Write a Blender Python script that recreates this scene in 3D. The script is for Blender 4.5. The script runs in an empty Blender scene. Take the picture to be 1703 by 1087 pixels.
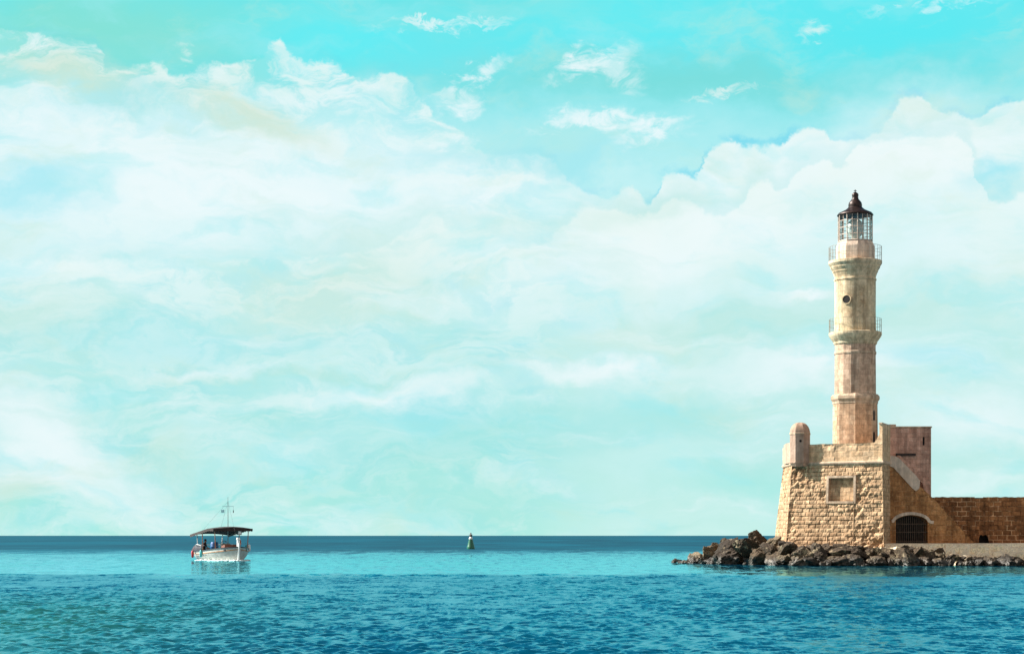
import bpy, bmesh, math, random
import numpy as np
from mathutils import Vector, Matrix, noise as mnoise

C = bpy.context.scene.collection
R = math.radians
PI = math.pi
F = 3178.0            # focal length in photo pixels
EYE = 1.95            # eye height above the sea
CX, HY = 851.5, 890.0

def X(px, Y): return (px - CX) * Y / F
def Z(py, Y): return EYE + (HY - py) * Y / F

# ------------------------------------------------------------------ nodes
class G:
    """tiny node-graph helper"""
    def __init__(s, tree): s.t = tree; s.n = tree.nodes; s.l = tree.links
    def node(s, typ, **kw):
        n = s.n.new(typ)
        for k, v in kw.items(): setattr(n, k, v)
        return n
    def put(s, sock, v):
        if v is None: return
        if isinstance(v, bpy.types.NodeSocket): s.l.new(v, sock)
        elif isinstance(v, (tuple, list)) and len(v) == 3 and sock.type == 'RGBA': sock.default_value = (*v, 1)
        else: sock.default_value = v
    def m(s, op, a, b=None, c=None, clamp=False):
        n = s.node('ShaderNodeMath', operation=op, use_clamp=clamp)
        for i, v in enumerate((a, b, c)): s.put(n.inputs[i], v) if v is not None else None
        return n.outputs[0]
    def v(s, op, a, b=None, out=0):
        n = s.node('ShaderNodeVectorMath', operation=op)
        s.put(n.inputs[0], a)
        if b is not None: s.put(n.inputs[1], b)
        return n.outputs[out]
    def mix(s, fac, a, b, mode='MIX'):
        n = s.node('ShaderNodeMix', data_type='RGBA', blend_type=mode, clamp_factor=True)
        s.put(n.inputs[0], fac); s.put(n.inputs[6], a); s.put(n.inputs[7], b)
        return n.outputs[2]
    def noise(s, vec, scale, detail=4, rough=.55, out=0, dist=0.0, lac=2.0):
        n = s.node('ShaderNodeTexNoise')
        n.inputs['Scale'].default_value = scale; n.inputs['Detail'].default_value = detail
        n.inputs['Roughness'].default_value = rough; n.inputs['Distortion'].default_value = dist
        n.inputs['Lacunarity'].default_value = lac
        if vec is not None: s.put(n.inputs['Vector'], vec)
        return n.outputs[out]
    def smooth(s, val, a, b, o0=0.0, o1=1.0):
        n = s.node('ShaderNodeMapRange', interpolation_type='SMOOTHSTEP')
        s.put(n.inputs[0], val)
        for i, x in enumerate((a, b, o0, o1)): n.inputs[i + 1].default_value = x
        return n.outputs[0]
    def ramp(s, val, stops, interp='LINEAR'):
        n = s.node('ShaderNodeValToRGB'); cr = n.color_ramp; cr.interpolation = interp
        while len(cr.elements) > 1: cr.elements.remove(cr.elements[-1])
        for i, (p, c) in enumerate(stops):
            e = cr.elements[0] if i == 0 else cr.elements.new(p)
            e.position = p; e.color = (*c, 1)
        s.put(n.inputs[0], val)
        return n.outputs[0]

def new_mat(name):
    m = bpy.data.materials.new(name); m.use_nodes = True
    g = G(m.node_tree); b = m.node_tree.nodes['Principled BSDF']
    return m, g, b

def simple_mat(name, col, rough=.6, metal=0.0, var=.25, scale=6.0, bump=.0):
    m, g, b = new_mat(name)
    tc = g.node('ShaderNodeTexCoord').outputs['Object']
    n = g.noise(tc, scale, 5, .6)
    f = g.smooth(n, .3, .7, 1 - var, 1 + var)
    g.put(b.inputs['Base Color'], g.mix(1.0, col, f, 'MULTIPLY'))
    g.put(b.inputs['Roughness'], g.smooth(g.noise(tc, scale * 2.3, 3), .2, .8, max(.05, rough - .1), min(1, rough + .1)))
    b.inputs['Metallic'].default_value = metal
    if bump:
        bp = g.node('ShaderNodeBump'); bp.inputs['Strength'].default_value = bump; bp.inputs['Distance'].default_value = .02
        g.put(bp.inputs['Height'], g.noise(tc, scale * 4, 4)); g.put(b.inputs['Normal'], bp.outputs[0])
    return m

def stone_mat(name, c1, c2, cm, bw=.62, rh=.33, mortar=.014, stain=(.45, .38, .3), stain_amt=.5,
              speck=.5, plaster=None, plaster_amt=0.0, bump=.5):
    m, g, b = new_mat(name)
    uv = g.node('ShaderNodeUVMap', uv_map='UVMap').outputs[0]
    tc = g.node('ShaderNodeTexCoord').outputs['Object']
    w = g.v('SCALE', g.v('SUBTRACT', g.noise(tc, 1.7, 3, out=1), (.5, .5, .5))); w.node.inputs[3].default_value = .11
    uvw = g.v('ADD', uv, w)
    br = g.node('ShaderNodeTexBrick', offset=.5, offset_frequency=2, squash=1.0, squash_frequency=2)
    g.put(br.inputs['Vector'], uvw)
    br.inputs['Scale'].default_value = 1; br.inputs['Mortar Size'].default_value = mortar
    br.inputs['Mortar Smooth'].default_value = .4; br.inputs['Bias'].default_value = 0
    br.inputs['Brick Width'].default_value = bw; br.inputs['Row Height'].default_value = rh
    g.put(br.inputs['Color1'], c1); g.put(br.inputs['Color2'], c2); g.put(br.inputs['Mortar'], g.mix(g.smooth(g.noise(tc, 1.1, 4, .65), .42, .6), c2, cm))
    col = br.outputs['Color']
    n1 = g.noise(tc, 3.2, 7, .65)
    n2 = g.noise(tc, .45, 5, .6)
    n3 = g.noise(tc, 17, 4, .7)
    if plaster:
        pf = g.smooth(g.noise(tc, .6, 7, .6), .62 - .5 * plaster_amt, .74 - .5 * plaster_amt)
        col = g.mix(g.m('MULTIPLY', pf, .9), col, plaster)
    col = g.mix(g.m('MULTIPLY', g.smooth(n2, .5, .78), stain_amt), col, stain, 'MULTIPLY')
    col = g.mix(speck, col, g.smooth(n1, .3, .72, .55, 1.4), 'MULTIPLY')
    col = g.mix(speck * .7, col, g.smooth(n3, .3, .7, .6, 1.35), 'MULTIPLY')
    n4 = g.noise(g.v('MULTIPLY', tc, (2.6, 2.6, .22)), 1.0, 6, .65)
    col = g.mix(.7, col, g.smooth(n4, .35, .62, .52, 1.15), 'MULTIPLY')
    g.put(b.inputs['Base Color'], col)
    b.inputs['Roughness'].default_value = .92
    b.inputs['Specular IOR Level'].default_value = .2
    h = g.m('ADD', g.m('MULTIPLY', br.outputs['Fac'], -.6), g.m('ADD', g.m('MULTIPLY', n1, .8), g.m('MULTIPLY', n3, .5)))
    bp = g.node('ShaderNodeBump'); bp.inputs['Strength'].default_value = bump; bp.inputs['Distance'].default_value = .05
    g.put(bp.inputs['Height'], h); g.put(b.inputs['Normal'], bp.outputs[0])
    return m

# ------------------------------------------------------------------ mesh builder
class MB:
    def __init__(s): s.v = []; s.f = []; s.uv = []; s.sm = []
    def face(s, pts, uvs=None, smooth=False):
        i = len(s.v); s.v += [tuple(p) for p in pts]; s.f.append(tuple(range(i, i + len(pts))))
        if uvs is None: uvs = s.auto(pts)
        s.uv.append(uvs); s.sm.append(smooth)
    @staticmethod
    def auto(pts):
        p = [Vector(q) for q in pts]
        n = Vector((0, 0, 0))
        for i in range(len(p)):
            a, b = p[i], p[(i + 1) % len(p)]
            n += Vector(((a.y - b.y) * (a.z + b.z), (a.z - b.z) * (a.x + b.x), (a.x - b.x) * (a.y + b.y)))
        if n.length < 1e-12: return [(0, 0)] * len(p)
        n.normalize()
        if abs(n.z) > .8: return [(q.x, q.y) for q in p]
        t = Vector((-n.y, n.x, 0)).normalized()
        return [(q.dot(t), q.z) for q in p]
    def box(s, c, d, rz=0.0, taper=0.0):
        cx, cy, cz = c; hx, hy, hz = d[0] / 2, d[1] / 2, d[2] / 2
        cs, sn = math.cos(rz), math.sin(rz)
        def P(a, b, e):
            k = 1 - taper * (e > 0)
            x, y = a * hx * k, b * hy * k
            return (cx + x * cs - y * sn, cy + x * sn + y * cs, cz + e * hz)
        q = [P(a, b, e) for e in (-1, 1) for a, b in ((-1, -1), (1, -1), (1, 1), (-1, 1))]
        for f in ((3, 2, 1, 0), (4, 5, 6, 7), (0, 1, 5, 4), (1, 2, 6, 5), (2, 3, 7, 6), (3, 0, 4, 7)):
            s.face([q[i] for i in f])
    def prism(s, poly, off):
        """solid from a planar polygon swept by vector off (poly seen counter-clockwise against off)"""
        o = Vector(off); a = [Vector(p) for p in poly]; b = [p + o for p in a]
        s.face(a); s.face(b[::-1])
        for i in range(len(a)):
            j = (i + 1) % len(a)
            s.face([a[j], a[i], b[i], b[j]])
    def lathe(s, c, prof, n, phase=0.0, smooth=False, caps=True, rough=0.0):
        """prof: (radius, z) bottom->top"""
        rings = []; ph = phase - PI / 2
        for (r, z) in prof:
            ring = []
            for k in range(n):
                a = ph + 2 * PI * k / n
                rr = r
                if rough: rr += rough * mnoise.noise(Vector((math.cos(a) * 2.2, math.sin(a) * 2.2, z * 1.3)))
                ring.append((c[0] + rr * math.cos(a), c[1] + rr * math.sin(a), c[2] + z))
            rings.append(ring)
        base = len(s.v)
        for r in rings: s.v += r
        rm = max(p[0] for p in prof)
        w = 2 * PI * rm / n
        for i in range(len(rings) - 1):
            for k in range(n):
                j = (k + 1) % n
                s.f.append((base + i * n + k, base + i * n + j, base + (i + 1) * n + j, base + (i + 1) * n + k))
                z0, z1 = prof[i][1] + c[2], prof[i + 1][1] + c[2]
                s.uv.append([(k * w, z0), ((k + 1) * w, z0), ((k + 1) * w, z1), (k * w, z1)]); s.sm.append(smooth)
        if caps:
            s.face(rings[-1]); s.face(rings[0][::-1])
    def tube(s, pts, r, n=8, r2=None, caps=True, smooth=True):
        pts = [Vector(p) for p in pts]; L = len(pts); rings = []
        for i, p in enumerate(pts):
            d = (pts[min(i + 1, L - 1)] - pts[max(i - 1, 0)]).normalized()
            up = Vector((0, 0, 1)) if abs(d.z) < .9 else Vector((1, 0, 0))
            a = d.cross(up).normalized(); b = d.cross(a).normalized()
            rr = r if r2 is None else r + (r2 - r) * i / (L - 1)
            rings.append([p + (a * math.cos(2 * PI * k / n) + b * math.sin(2 * PI * k / n)) * rr for k in range(n)])
        base = len(s.v)
        for q in rings: s.v += [tuple(x) for x in q]
        for i in range(L - 1):
            for k in range(n):
                j = (k + 1) % n
                f = (base + i * n + k, base + (i + 1) * n + k, base + (i + 1) * n + j, base + i * n + j)
                s.f.append(f); s.uv.append([(0, 0), (0, 1), (1, 1), (1, 0)]); s.sm.append(smooth)
        if caps: s.face(rings[0]); s.face(rings[-1][::-1])
    def grid(s, P, UV, smooth=True):
        """P: rows of points, shared vertices"""
        base = len(s.v); nr, nc = len(P), len(P[0])
        for row in P: s.v += [tuple(p) for p in row]
        for i in range(nr - 1):
            for k in range(nc - 1):
                s.f.append((base + i * nc + k, base + i * nc + k + 1, base + (i + 1) * nc + k + 1, base + (i + 1) * nc + k))
                s.uv.append([UV[i][k], UV[i][k + 1], UV[i + 1][k + 1], UV[i + 1][k]]); s.sm.append(smooth)
    def build(s, name, mat, parent=None, loc=None):
        me = bpy.data.meshes.new(name)
        o = Vector(loc) if loc is not None else (wloc(parent) if parent else Vector((0, 0, 0)))
        me.from_pydata([(x - o.x, y - o.y, z - o.z) for x, y, z in s.v], [], s.f)
        uvl = me.uv_layers.new(name='UVMap')
        flat = [c for f in s.uv for p in f for c in p]
        uvl.data.foreach_set('uv', flat)
        me.polygons.foreach_set('use_smooth', s.sm)
        me.materials.append(mat); me.update()
        ob = bpy.data.objects.new(name, me); C.objects.link(ob)
        if parent: ob.parent = parent
        else: ob.location = o
        return ob

def wloc(o):
    v = Vector((0, 0, 0))
    while o: v += Vector(o.location); o = o.parent
    return v

def tag(o, label=None, cat=None, group=None, kind=None):
    for k, v in (('label', label), ('category', cat), ('group', group), ('kind', kind)):
        if v: o[k] = v
    return o

def thing(name, loc, label, cat, group=None, rz=0.0):
    o = bpy.data.objects.new(name, None); C.objects.link(o); o.empty_display_size = .3
    o.location = loc; o.rotation_euler = (0, 0, rz)
    return tag(o, label, cat, group)

# ------------------------------------------------------------------ masonry relief
def hash01(a, b, c=0):
    h = math.sin(a * 127.1 + b * 311.7 + c * 74.7) * 43758.5453
    return h - math.floor(h)

def relief(u, v, p, bw, rh, groove, block, erode, escale=1.3):
    """height of the masonry at wall coordinates (u, v): joints, uneven blocks, weathering"""
    row = math.floor(v / rh)
    off = 0 if row % 2 else bw * .5
    col = math.floor((u + off) / bw)
    x = u + off - col * bw; y = v - row * rh
    d = min(x, y, bw - x, rh - y)
    h = (hash01(col, row) - .5) * 2 * block
    h -= groove * max(0.0, 1 - d / .05)
    if erode:
        q = Vector(p)
        n = mnoise.fractal(q * escale, 1.0, 2.0, 4)
        k = max(.25, min(2.0, .95 + 2.4 * mnoise.noise(q * .42 + Vector((3, 1, 8)))))
        erode *= k
        h -= erode * max(0.0, .25 + n)
        h -= erode * .35 * mnoise.noise(q * 6.0)
    return h

def wall(mb, a0, b0, a1, b1, s0, s1, lo, hi, zb, zt, du=.07, dv=.07, bw=.62, rh=.33,
         groove=.03, block=.02, erode=.0, edge=(1, 1, 1, 1), escale=1.3):
    """masonry strip: bottom line a0-b0 (z=zb), top line a1-b1 (z=zt), from s0 to s1 (fractions of the run),
    between heights lo(s) and hi(s). Outside is to the right of a->b seen from above turned clockwise."""
    a0, b0, a1, b1 = [Vector((p[0], p[1], 0)) for p in (a0, b0, a1, b1)]
    Lm = (b0 - a0).length
    t = (b0 - a0).normalized(); nrm = Vector((t.y, -t.x, 0))
    nu = max(2, int((s1 - s0) * Lm / du) + 1)
    hmax = max(hi(s0 + (s1 - s0) * i / 8) - lo(s0 + (s1 - s0) * i / 8) for i in range(9))
    nv = max(2, int(hmax / dv) + 1)
    P, UV = [], []
    for i in range(nv):
        rowp, rowu = [], []
        for k in range(nu):
            s = s0 + (s1 - s0) * k / (nu - 1)
            z = lo(s) + (hi(s) - lo(s)) * i / (nv - 1)
            f = (z - zb) / (zt - zb)
            p = (a0.lerp(b0, s)).lerp(a1.lerp(b1, s), f); p.z = z
            u = s * Lm
            e = 1.0
            if edge[0] and k == 0: e = 0
            if edge[1] and k == nu - 1: e = 0
            if edge[2] and i == 0: e = 0
            if edge[3] and i == nv - 1: e = 0
            if e: p = p + nrm * relief(u, z, p, bw, rh, groove, block, erode, escale)
            rowp.append(p); rowu.append((u, z))
        P.append(rowp); UV.append(rowu)
    mb.grid(P, UV, smooth=False)

# ------------------------------------------------------------------ materials
M = {}
M['bastion'] = stone_mat('bastion_sandstone', (.60, .41, .25), (.37, .235, .135), (.27, .17, .10), .52, .27, .012, stain=(.5, .4, .3), stain_amt=.5, speck=.7, bump=.6)
M['parapet'] = stone_mat('parapet_ashlar', (.66, .46, .29), (.55, .36, .21), (.38, .24, .14), .8, .36, .012, stain=(.6, .36, .22), stain_amt=.5, speck=.55, bump=.35)
M['plaster'] = stone_mat('weathered_plaster', (.46, .325, .25), (.44, .305, .23), (.40, .28, .21), 1.2, .5, .002, stain=(.7, .5, .35), stain_amt=.4, speck=.35, bump=.2)
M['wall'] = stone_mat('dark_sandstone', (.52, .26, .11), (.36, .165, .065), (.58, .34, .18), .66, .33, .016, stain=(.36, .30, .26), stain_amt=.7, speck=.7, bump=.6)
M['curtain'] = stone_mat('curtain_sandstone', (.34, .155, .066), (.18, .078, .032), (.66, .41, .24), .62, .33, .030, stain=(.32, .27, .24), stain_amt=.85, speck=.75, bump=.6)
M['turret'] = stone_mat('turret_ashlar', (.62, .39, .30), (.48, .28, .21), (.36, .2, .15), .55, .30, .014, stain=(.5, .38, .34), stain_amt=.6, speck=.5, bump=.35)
M['oct'] = stone_mat('octagon_ashlar', (.62, .43, .29), (.47, .30, .19), (.30, .18, .115), .62, .34, .014, stain=(.5, .36, .28), stain_amt=.65, speck=.6, bump=.4)
M['mid'] = stone_mat('middle_tier_ashlar', (.62, .445, .325), (.49, .33, .235), (.38, .24, .17), .62, .36, .012, stain=(.55, .38, .28), stain_amt=.65, speck=.55, bump=.35)
M['upper'] = stone_mat('upper_tier_ashlar', (.66, .54, .37), (.60, .48, .31), (.42, .32, .21), .7, .36, .009, stain=(.60, .42, .30), stain_amt=.75, speck=.5, bump=.3)
M['trim'] = stone_mat('trim_stone', (.55, .42, .31), (.51, .37, .26), (.45, .33, .23), 1.1, 5, .004, stain=(.55, .42, .3), stain_amt=.55, speck=.5, bump=.3)
M['iron'] = simple_mat('dark_iron', (.035, .024, .02), .5, .6, .4)
M['roof'] = simple_mat('lantern_roof_metal', (.032, .019, .016), .42, .5, .5, 5, .2)
M['white_frame'] = simple_mat('pale_painted_frame', (.62, .62, .58), .5, .0, .15)
M['pale'] = stone_mat('pale_plaster', (.70, .56, .45), (.66, .52, .41), (.60, .46, .35), 1.2, .5, .003, stain=(.7, .55, .42), stain_amt=.4, speck=.35, bump=.2)
M['rail'] = simple_mat('railing_paint', (.30, .24, .17), .5, .2, .4)
M['lmull'] = simple_mat('lantern_mullion_paint', (.50, .40, .33), .5, .1, .4)
M['black'] = simple_mat('dark_void', (.012, .010, .010), .9)  # flat black painted for the unlit depth of openings, also the eyes
M['gate'] = simple_mat('gate_iron', (.10, .07, .05), .6, .3, .4)

m, g, b = new_mat('lantern_glass')
tr = g.node('ShaderNodeBsdfTransparent'); tr.inputs[0].default_value = (.93, .97, .97, 1)
gl = g.node('ShaderNodeBsdfGlossy'); gl.inputs['Roughness'].default_value = .03
lw = g.node('ShaderNodeLayerWeight'); lw.inputs['Blend'].default_value = .25
ms = g.node('ShaderNodeMixShader')
g.l.new(lw.outputs['Fresnel'], ms.inputs[0]); g.l.new(tr.outputs[0], ms.inputs[1]); g.l.new(gl.outputs[0], ms.inputs[2])
g.l.new(ms.outputs[0], g.n['Material Output'].inputs['Surface'])
M['glass'] = m

# rock: position-independent, per-object tone, wet and weedy towards the water
m, g, b = new_mat('breakwater_rock')
geo = g.node('ShaderNodeNewGeometry'); oi = g.node('ShaderNodeObjectInfo')
tc = g.node('ShaderNodeTexCoord').outputs['Object']
pos = geo.outputs['Position']
n1 = g.noise(pos, 1.6, 8, .68); n2 = g.noise(pos, 7, 6, .7); n3 = g.noise(pos, .9, 4)
tone = g.ramp(oi.outputs['Random'], [(0, (.016, .010, .005)), (.3, (.044, .027, .013)), (.6, (.062, .039, .019)), (.72, (.030, .020, .011)), (.85, (.11, .078, .044)), (1, (.25, .20, .13))])
col = g.mix(g.m('MULTIPLY', g.smooth(n1, .54, .66), .6), tone, (.40, .32, .20))
col = g.mix(.9, col, g.smooth(n2, .3, .7, .35, 1.6), 'MULTIPLY')
pz = g.node('ShaderNodeSeparateXYZ'); g.put(pz.inputs[0], pos)
wz = g.m('ADD', pz.outputs[2], g.m('MULTIPLY', g.m('SUBTRACT', n3, .5), .35))
wet = g.smooth(wz, .15, .75, 1, 0)
col = g.mix(g.m('MULTIPLY', wet, .85), col, (.016, .013, .008))
g.put(b.inputs['Base Color'], col)
g.put(b.inputs['Roughness'], g.smooth(wet, 0, 1, .9, .45))
bp = g.node('ShaderNodeBump'); bp.inputs['Strength'].default_value = .9; bp.inputs['Distance'].default_value = .08
g.put(bp.inputs['Height'], g.m('ADD', n1, g.m('MULTIPLY', n2, .5))); g.put(b.inputs['Normal'], bp.outputs[0])
M['rock'] = m

# quay: pale rough concrete and rubble
m, g, b = new_mat('quay_rubble')
pos = g.node('ShaderNodeNewGeometry').outputs['Position']
n1 = g.noise(pos, 2.0, 8, .7); n2 = g.noise(pos, 9, 5, .7)
col = g.ramp(n1, [(.28, (.34, .25, .15)), (.38, (.80, .66, .45)), (.7, (.88, .78, .58))])
g.put(b.inputs['Base Color'], g.mix(.7, col, g.smooth(n2, .3, .7, .5, 1.4), 'MULTIPLY'))
b.inputs['Roughness'].default_value = .95
bp = g.node('ShaderNodeBump'); bp.inputs['Strength'].default_value = .8; bp.inputs['Distance'].default_value = .08
g.put(bp.inputs['Height'], g.m('ADD', n1, g.m('MULTIPLY', n2, .5))); g.put(b.inputs['Normal'], bp.outputs[0])
M['quay'] = m

# ------------------------------------------------------------------ sun direction (azimuth measured from -Y towards -X)
SUN_AZ, SUN_EL = R(103), R(38)
to_sun = Vector((-math.sin(SUN_AZ) * math.cos(SUN_EL), -math.cos(SUN_AZ) * math.cos(SUN_EL), math.sin(SUN_EL)))
sl = bpy.data.lights.new('sun', 'SUN'); sl.energy = 5.0; sl.angle = R(.55); sl.color = (1.0, .93, .84)
so = bpy.data.objects.new('sun', sl); C.objects.link(so)
so.rotation_euler = to_sun.to_track_quat('Z', 'Y').to_euler(); so.location = (-60, 150, 80)

# ------------------------------------------------------------------ sky
def make_world():
    w = bpy.data.worlds.new('World'); bpy.context.scene.world = w; w.use_nodes = True
    g = G(w.node_tree); bg = g.n['Background']
    d = g.node('ShaderNodeTexCoord').outputs['Generated']
    sp = g.node('ShaderNodeSeparateXYZ'); g.put(sp.inputs[0], d)
    x, y, z = sp.outputs
    az = g.m('ARCTAN2', x, y)
    el = g.m('ARCSINE', z)
    A = g.m('MULTIPLY', az, 10.0); E = g.m('MULTIPLY', el, 10.0)      # 1 unit = 0.1 rad, about 318 photo pixels
    def conv(px, py):
        a = math.atan((px - CX) / F); e = math.atan((HY - py) / F * math.cos(a)); return a * 10, e * 10
    cmb = g.node('ShaderNodeCombineXYZ'); g.put(cmb.inputs[0], A); g.put(cmb.inputs[1], E)
    q = cmb.outputs[0]
    # watery warp of the cloud field
    w1 = g.v('SUBTRACT', g.noise(g.v('MULTIPLY', q, (1, 1.7, 1)), 1.6, 5, .55, out=1), (.5, .5, .5))
    w2 = g.v('SUBTRACT', g.noise(g.v('MULTIPLY', q, (1, 1.3, 1)), 6.5, 6, .6, out=1), (.5, .5, .5))
    s1 = g.v('SCALE', w1); s1.node.inputs[3].default_value = .42
    s2 = g.v('SCALE', w2); s2.node.inputs[3].default_value = .15
    qs = g.v('ADD', g.v('ADD', q, s1), s2)         # strongly warped
    s3 = g.v('SCALE', w2); s3.node.inputs[3].default_value = .11
    s4 = g.v('SCALE', w1); s4.node.inputs[3].default_value = .12
    w4 = g.v('SUBTRACT', g.noise(q, 20, 5, .65, out=1), (.5, .5, .5))
    s6 = g.v('SCALE', w4); s6.node.inputs[3].default_value = .055
    qe = g.v('ADD', g.v('ADD', g.v('ADD', q, s3), s4), s6)                             # lightly warped, for outlines
    # clear sky: physical sky high up, cyan wash in front
    sky = g.node('ShaderNodeTexSky', sky_type='NISHITA', sun_disc=False)
    sky.sun_elevation = SUN_EL; sky.sun_rotation = math.atan2(to_sun.x, to_sun.y)
    sky.air_density = 1.0; sky.dust_density = .6; sky.ozone_density = 2.0
    phys = g.mix(1.0, sky.outputs[0], (.055, .095, .105), 'MULTIPLY')
    sw = g.node('ShaderNodeSeparateXYZ'); g.put(sw.inputs[0], qs)
    t = g.m('DIVIDE', sw.outputs[1], 4.5)
    base = g.ramp(t, [(0, (.40, .84, .76)), (.10, (.38, .81, .78)), (.27, (.52, .86, .86)), (.42, (.50, .88, .91)),
                      (.52, (.20, .78, .82)), (.62, (.105, .83, .90)), (.72, (.07, .70, .86)), (1, (.035, .42, .66))])
    base = g.mix(g.smooth(el, .33, .75), base, phys)
    col = base
    W = (.86, .965, .985); Wm = (.80, .93, .90); Be = (.66, .80, .66); Gr = (.50, .80, .72); Cy = (.30, .80, .90); Mi = (.36, .80, .78)
    # --- cumulus outline
    outline = [(-300, 60), (-80, 20), (0, 42), (80, 62), (158, 74), (182, 118), (262, 104), (290, 128), (350, 112), (430, 100), (470, 66),
               (492, 96), (560, 104), (600, 138), (664, 118), (704, 172), (760, 215), (820, 255), (900, 258), (960, 306), (1010, 322),
               (1045, 308), (1084, 336), (1104, 290), (1135, 288), (1155, 300), (1172, 262), (1220, 234), (1265, 246), (1292, 240),
               (1320, 216), (1362, 206), (1398, 236), (1430, 230), (1466, 212), (1482, 180), (1524, 158), (1550, 174), (1600, 190),
               (1625, 198), (1648, 174), (1703, 164), (1800, 190), (2000, 150)]
    def outline_dist(pts, vec):
        sv = g.node('ShaderNodeSeparateXYZ'); g.put(sv.inputs[0], vec)
        fc = g.node('ShaderNodeFloatCurve'); cm = fc.mapping; c = cm.curves[0]
        P = []
        for px, py in pts:
            a, e = conv(px, py); P.append(((a + 4) / 8, e / 4))
        P = [p for p in P if 0 <= p[0] <= 1]
        while len(c.points) < len(P): c.points.new(.5, .5)
        for i, p in enumerate(P): c.points[i].location = p; c.points[i].handle_type = 'AUTO_CLAMPED'
        cm.update()
        g.put(fc.inputs['Value'], g.m('DIVIDE', g.m('ADD', sv.outputs[0], 4.0), 8.0))
        return g.m('SUBTRACT', g.m('MULTIPLY', fc.outputs[0], 4.0), sv.outputs[1])
    def blob(col, px, py, rx, ry, c, s, rot=0, vec=None, hard=0.0, mod=None):
        a, e = conv(px, py)
        mp = g.node('ShaderNodeMapping', vector_type='TEXTURE')
        mp.inputs['Location'].default_value = (a, e, 0); mp.inputs['Rotation'].default_value = (0, 0, R(rot))
        mp.inputs['Scale'].default_value = (rx / 318, ry / 318, 1)
        g.put(mp.inputs[0], vec or qs)
        ln = g.v('LENGTH', mp.outputs[0], out=1)
        f = g.smooth(ln, hard, 1.0 + (1 - hard) * .4, s, 0)
        if mod is not None: f = g.m('MULTIPLY', f, mod)
        return g.mix(f, col, c)
    # clear-sky washes (above the clouds)
    col = blob(col, 130, 50, 420, 110, (.25, .76, .66), .85)
    col = blob(col, 760, 0, 420, 60, (.22, .74, .72), .5)
    col = blob(col, 1150, 130, 420, 45, (.20, .72, .70), .7)
    col = blob(col, 560, 70, 180, 60, (.11, .86, .93), .8)
    col = blob(col, 1000, 40, 300, 50, (.10, .86, .93), .6)
    col = blob(col, 1500, 60, 260, 60, (.085, .83, .90), .7)
    D = outline_dist(outline, qe)
    fl = g.noise(g.v('MULTIPLY', q, (1, 1.5, 1)), 2.6, 7, .6)
    edge = g.smooth(D, -.008, .022)
    deep = g.smooth(D, .0, .9, .0, 1.0)
    body = g.mix(g.smooth(fl, .35, .7), Wm, W)
    solid = g.smooth(az, -.02, .06)
    brk = g.smooth(g.noise(g.v('MULTIPLY', g.v('ADD', q, s1), (.8, 2.0, 1)), 3.4, 7, .66, dist=.7), .40, .60, .12, .95)
    edge = g.m('MULTIPLY', edge, g.m('MAXIMUM', brk, solid))
    fade = g.m('MULTIPLY', edge, g.m('SUBTRACT', .92, g.m('MULTIPLY', deep, .5)))
    rim = g.m('MULTIPLY', g.smooth(D, -.05, -.012), g.m('SUBTRACT', 1.0, edge))
    col = g.mix(g.m('MULTIPLY', rim, g.m('MULTIPLY', g.smooth(fl, .42, .6), g.m('ADD', .12, g.m('MULTIPLY', solid, .40)))), col, (.06, .62, .86))
    col = g.mix(fade, col, body)
    # pale masses and washes below the outline
    for bl in [
        (330, 300, 460, 120, W, .9, 8), (90, 215, 190, 70, W, .7, 0), (620, 330, 420, 90, W, .65, 0), (60, 430, 260, 45, W, .6, 0),
        (420, 200, 130, 34, Be, .85, -14), (120, 135, 170, 34, Be, .7, -10), (60, 320, 130, 40, Cy, .65, 5), (190, 172, 130, 24, Cy, .45, 6),
        (560, 470, 220, 80, Be, .45, 18), (40, 520, 190, 60, Gr, .6, 0), (780, 400, 150, 40, Wm, .6, 10), (1000, 430, 260, 60, W, .6, 8),
        (900, 250, 200, 40, Gr, .35, -5), (760, 260, 160, 30, Cy, .4, 5), (960, 270, 130, 26, Cy, .55, 0),
        (1050, 345, 170, 26, Gr, .45, 8), (1250, 380, 220, 50, W, .55, 12), (1530, 240, 180, 90, W, .75, 0), (1600, 430, 180, 60, W, .45, 0),
        (1660, 290, 60, 24, Cy, .75, 10), (1560, 500, 220, 50, Gr, .45, 0), (1200, 540, 260, 40, Gr, .5, 4), (1000, 610, 150, 24, W, .95, 2),
        (1320, 480, 50, 13, W, .95, 0), (1370, 605, 200, 42, W, .85, 0), (1560, 600, 110, 26, Cy, .5, -8), (640, 655, 230, 30, W, .75, 4),
        (330, 612, 160, 13, W, .65, 2), (480, 620, 420, 10, Gr, .4, 0), (60, 720, 200, 80, W, .85, -30), (170, 800, 160, 55, W, .6, -30),
        (30, 800, 90, 35, Be, .4, 0), (840, 720, 420, 60, Mi, .6, 4), (700, 690, 160, 34, Cy, .35, 5), (1150, 690, 220, 40, Mi, .5, 0),
        (1100, 770, 220, 34, (.55, .88, .86), .6, 8), (1640, 700, 160, 60, W, .7, 0), (1250, 800, 160, 40, (.34, .82, .76), .6, 0),
        (1640, 560, 110, 30, Mi, .45, 0), (420, 760, 260, 40, (.56, .88, .88), .6, 10), (760, 830, 320, 40, (.42, .83, .76), .6, 0),
        (300, 560, 300, 36, Cy, .25, 0),
    ]: col = blob(col, *bl)
    # mottled cyan and pale green through the thin cloud
    mo = g.noise(g.v('MULTIPLY', g.v('ADD', q, s1), (.9, 2.0, 1)), 2.3, 6, .56, dist=.2)
    mo2 = g.noise(g.v('ADD', g.v('MULTIPLY', g.v('ADD', q, s1), (.8, 1.7, 1)), (4.4, 9.1, 0)), 1.9, 7, .62)
    col = g.mix(g.m('MULTIPLY', g.smooth(mo, .48, .70), .42), col, (.34, .84, .88))
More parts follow.
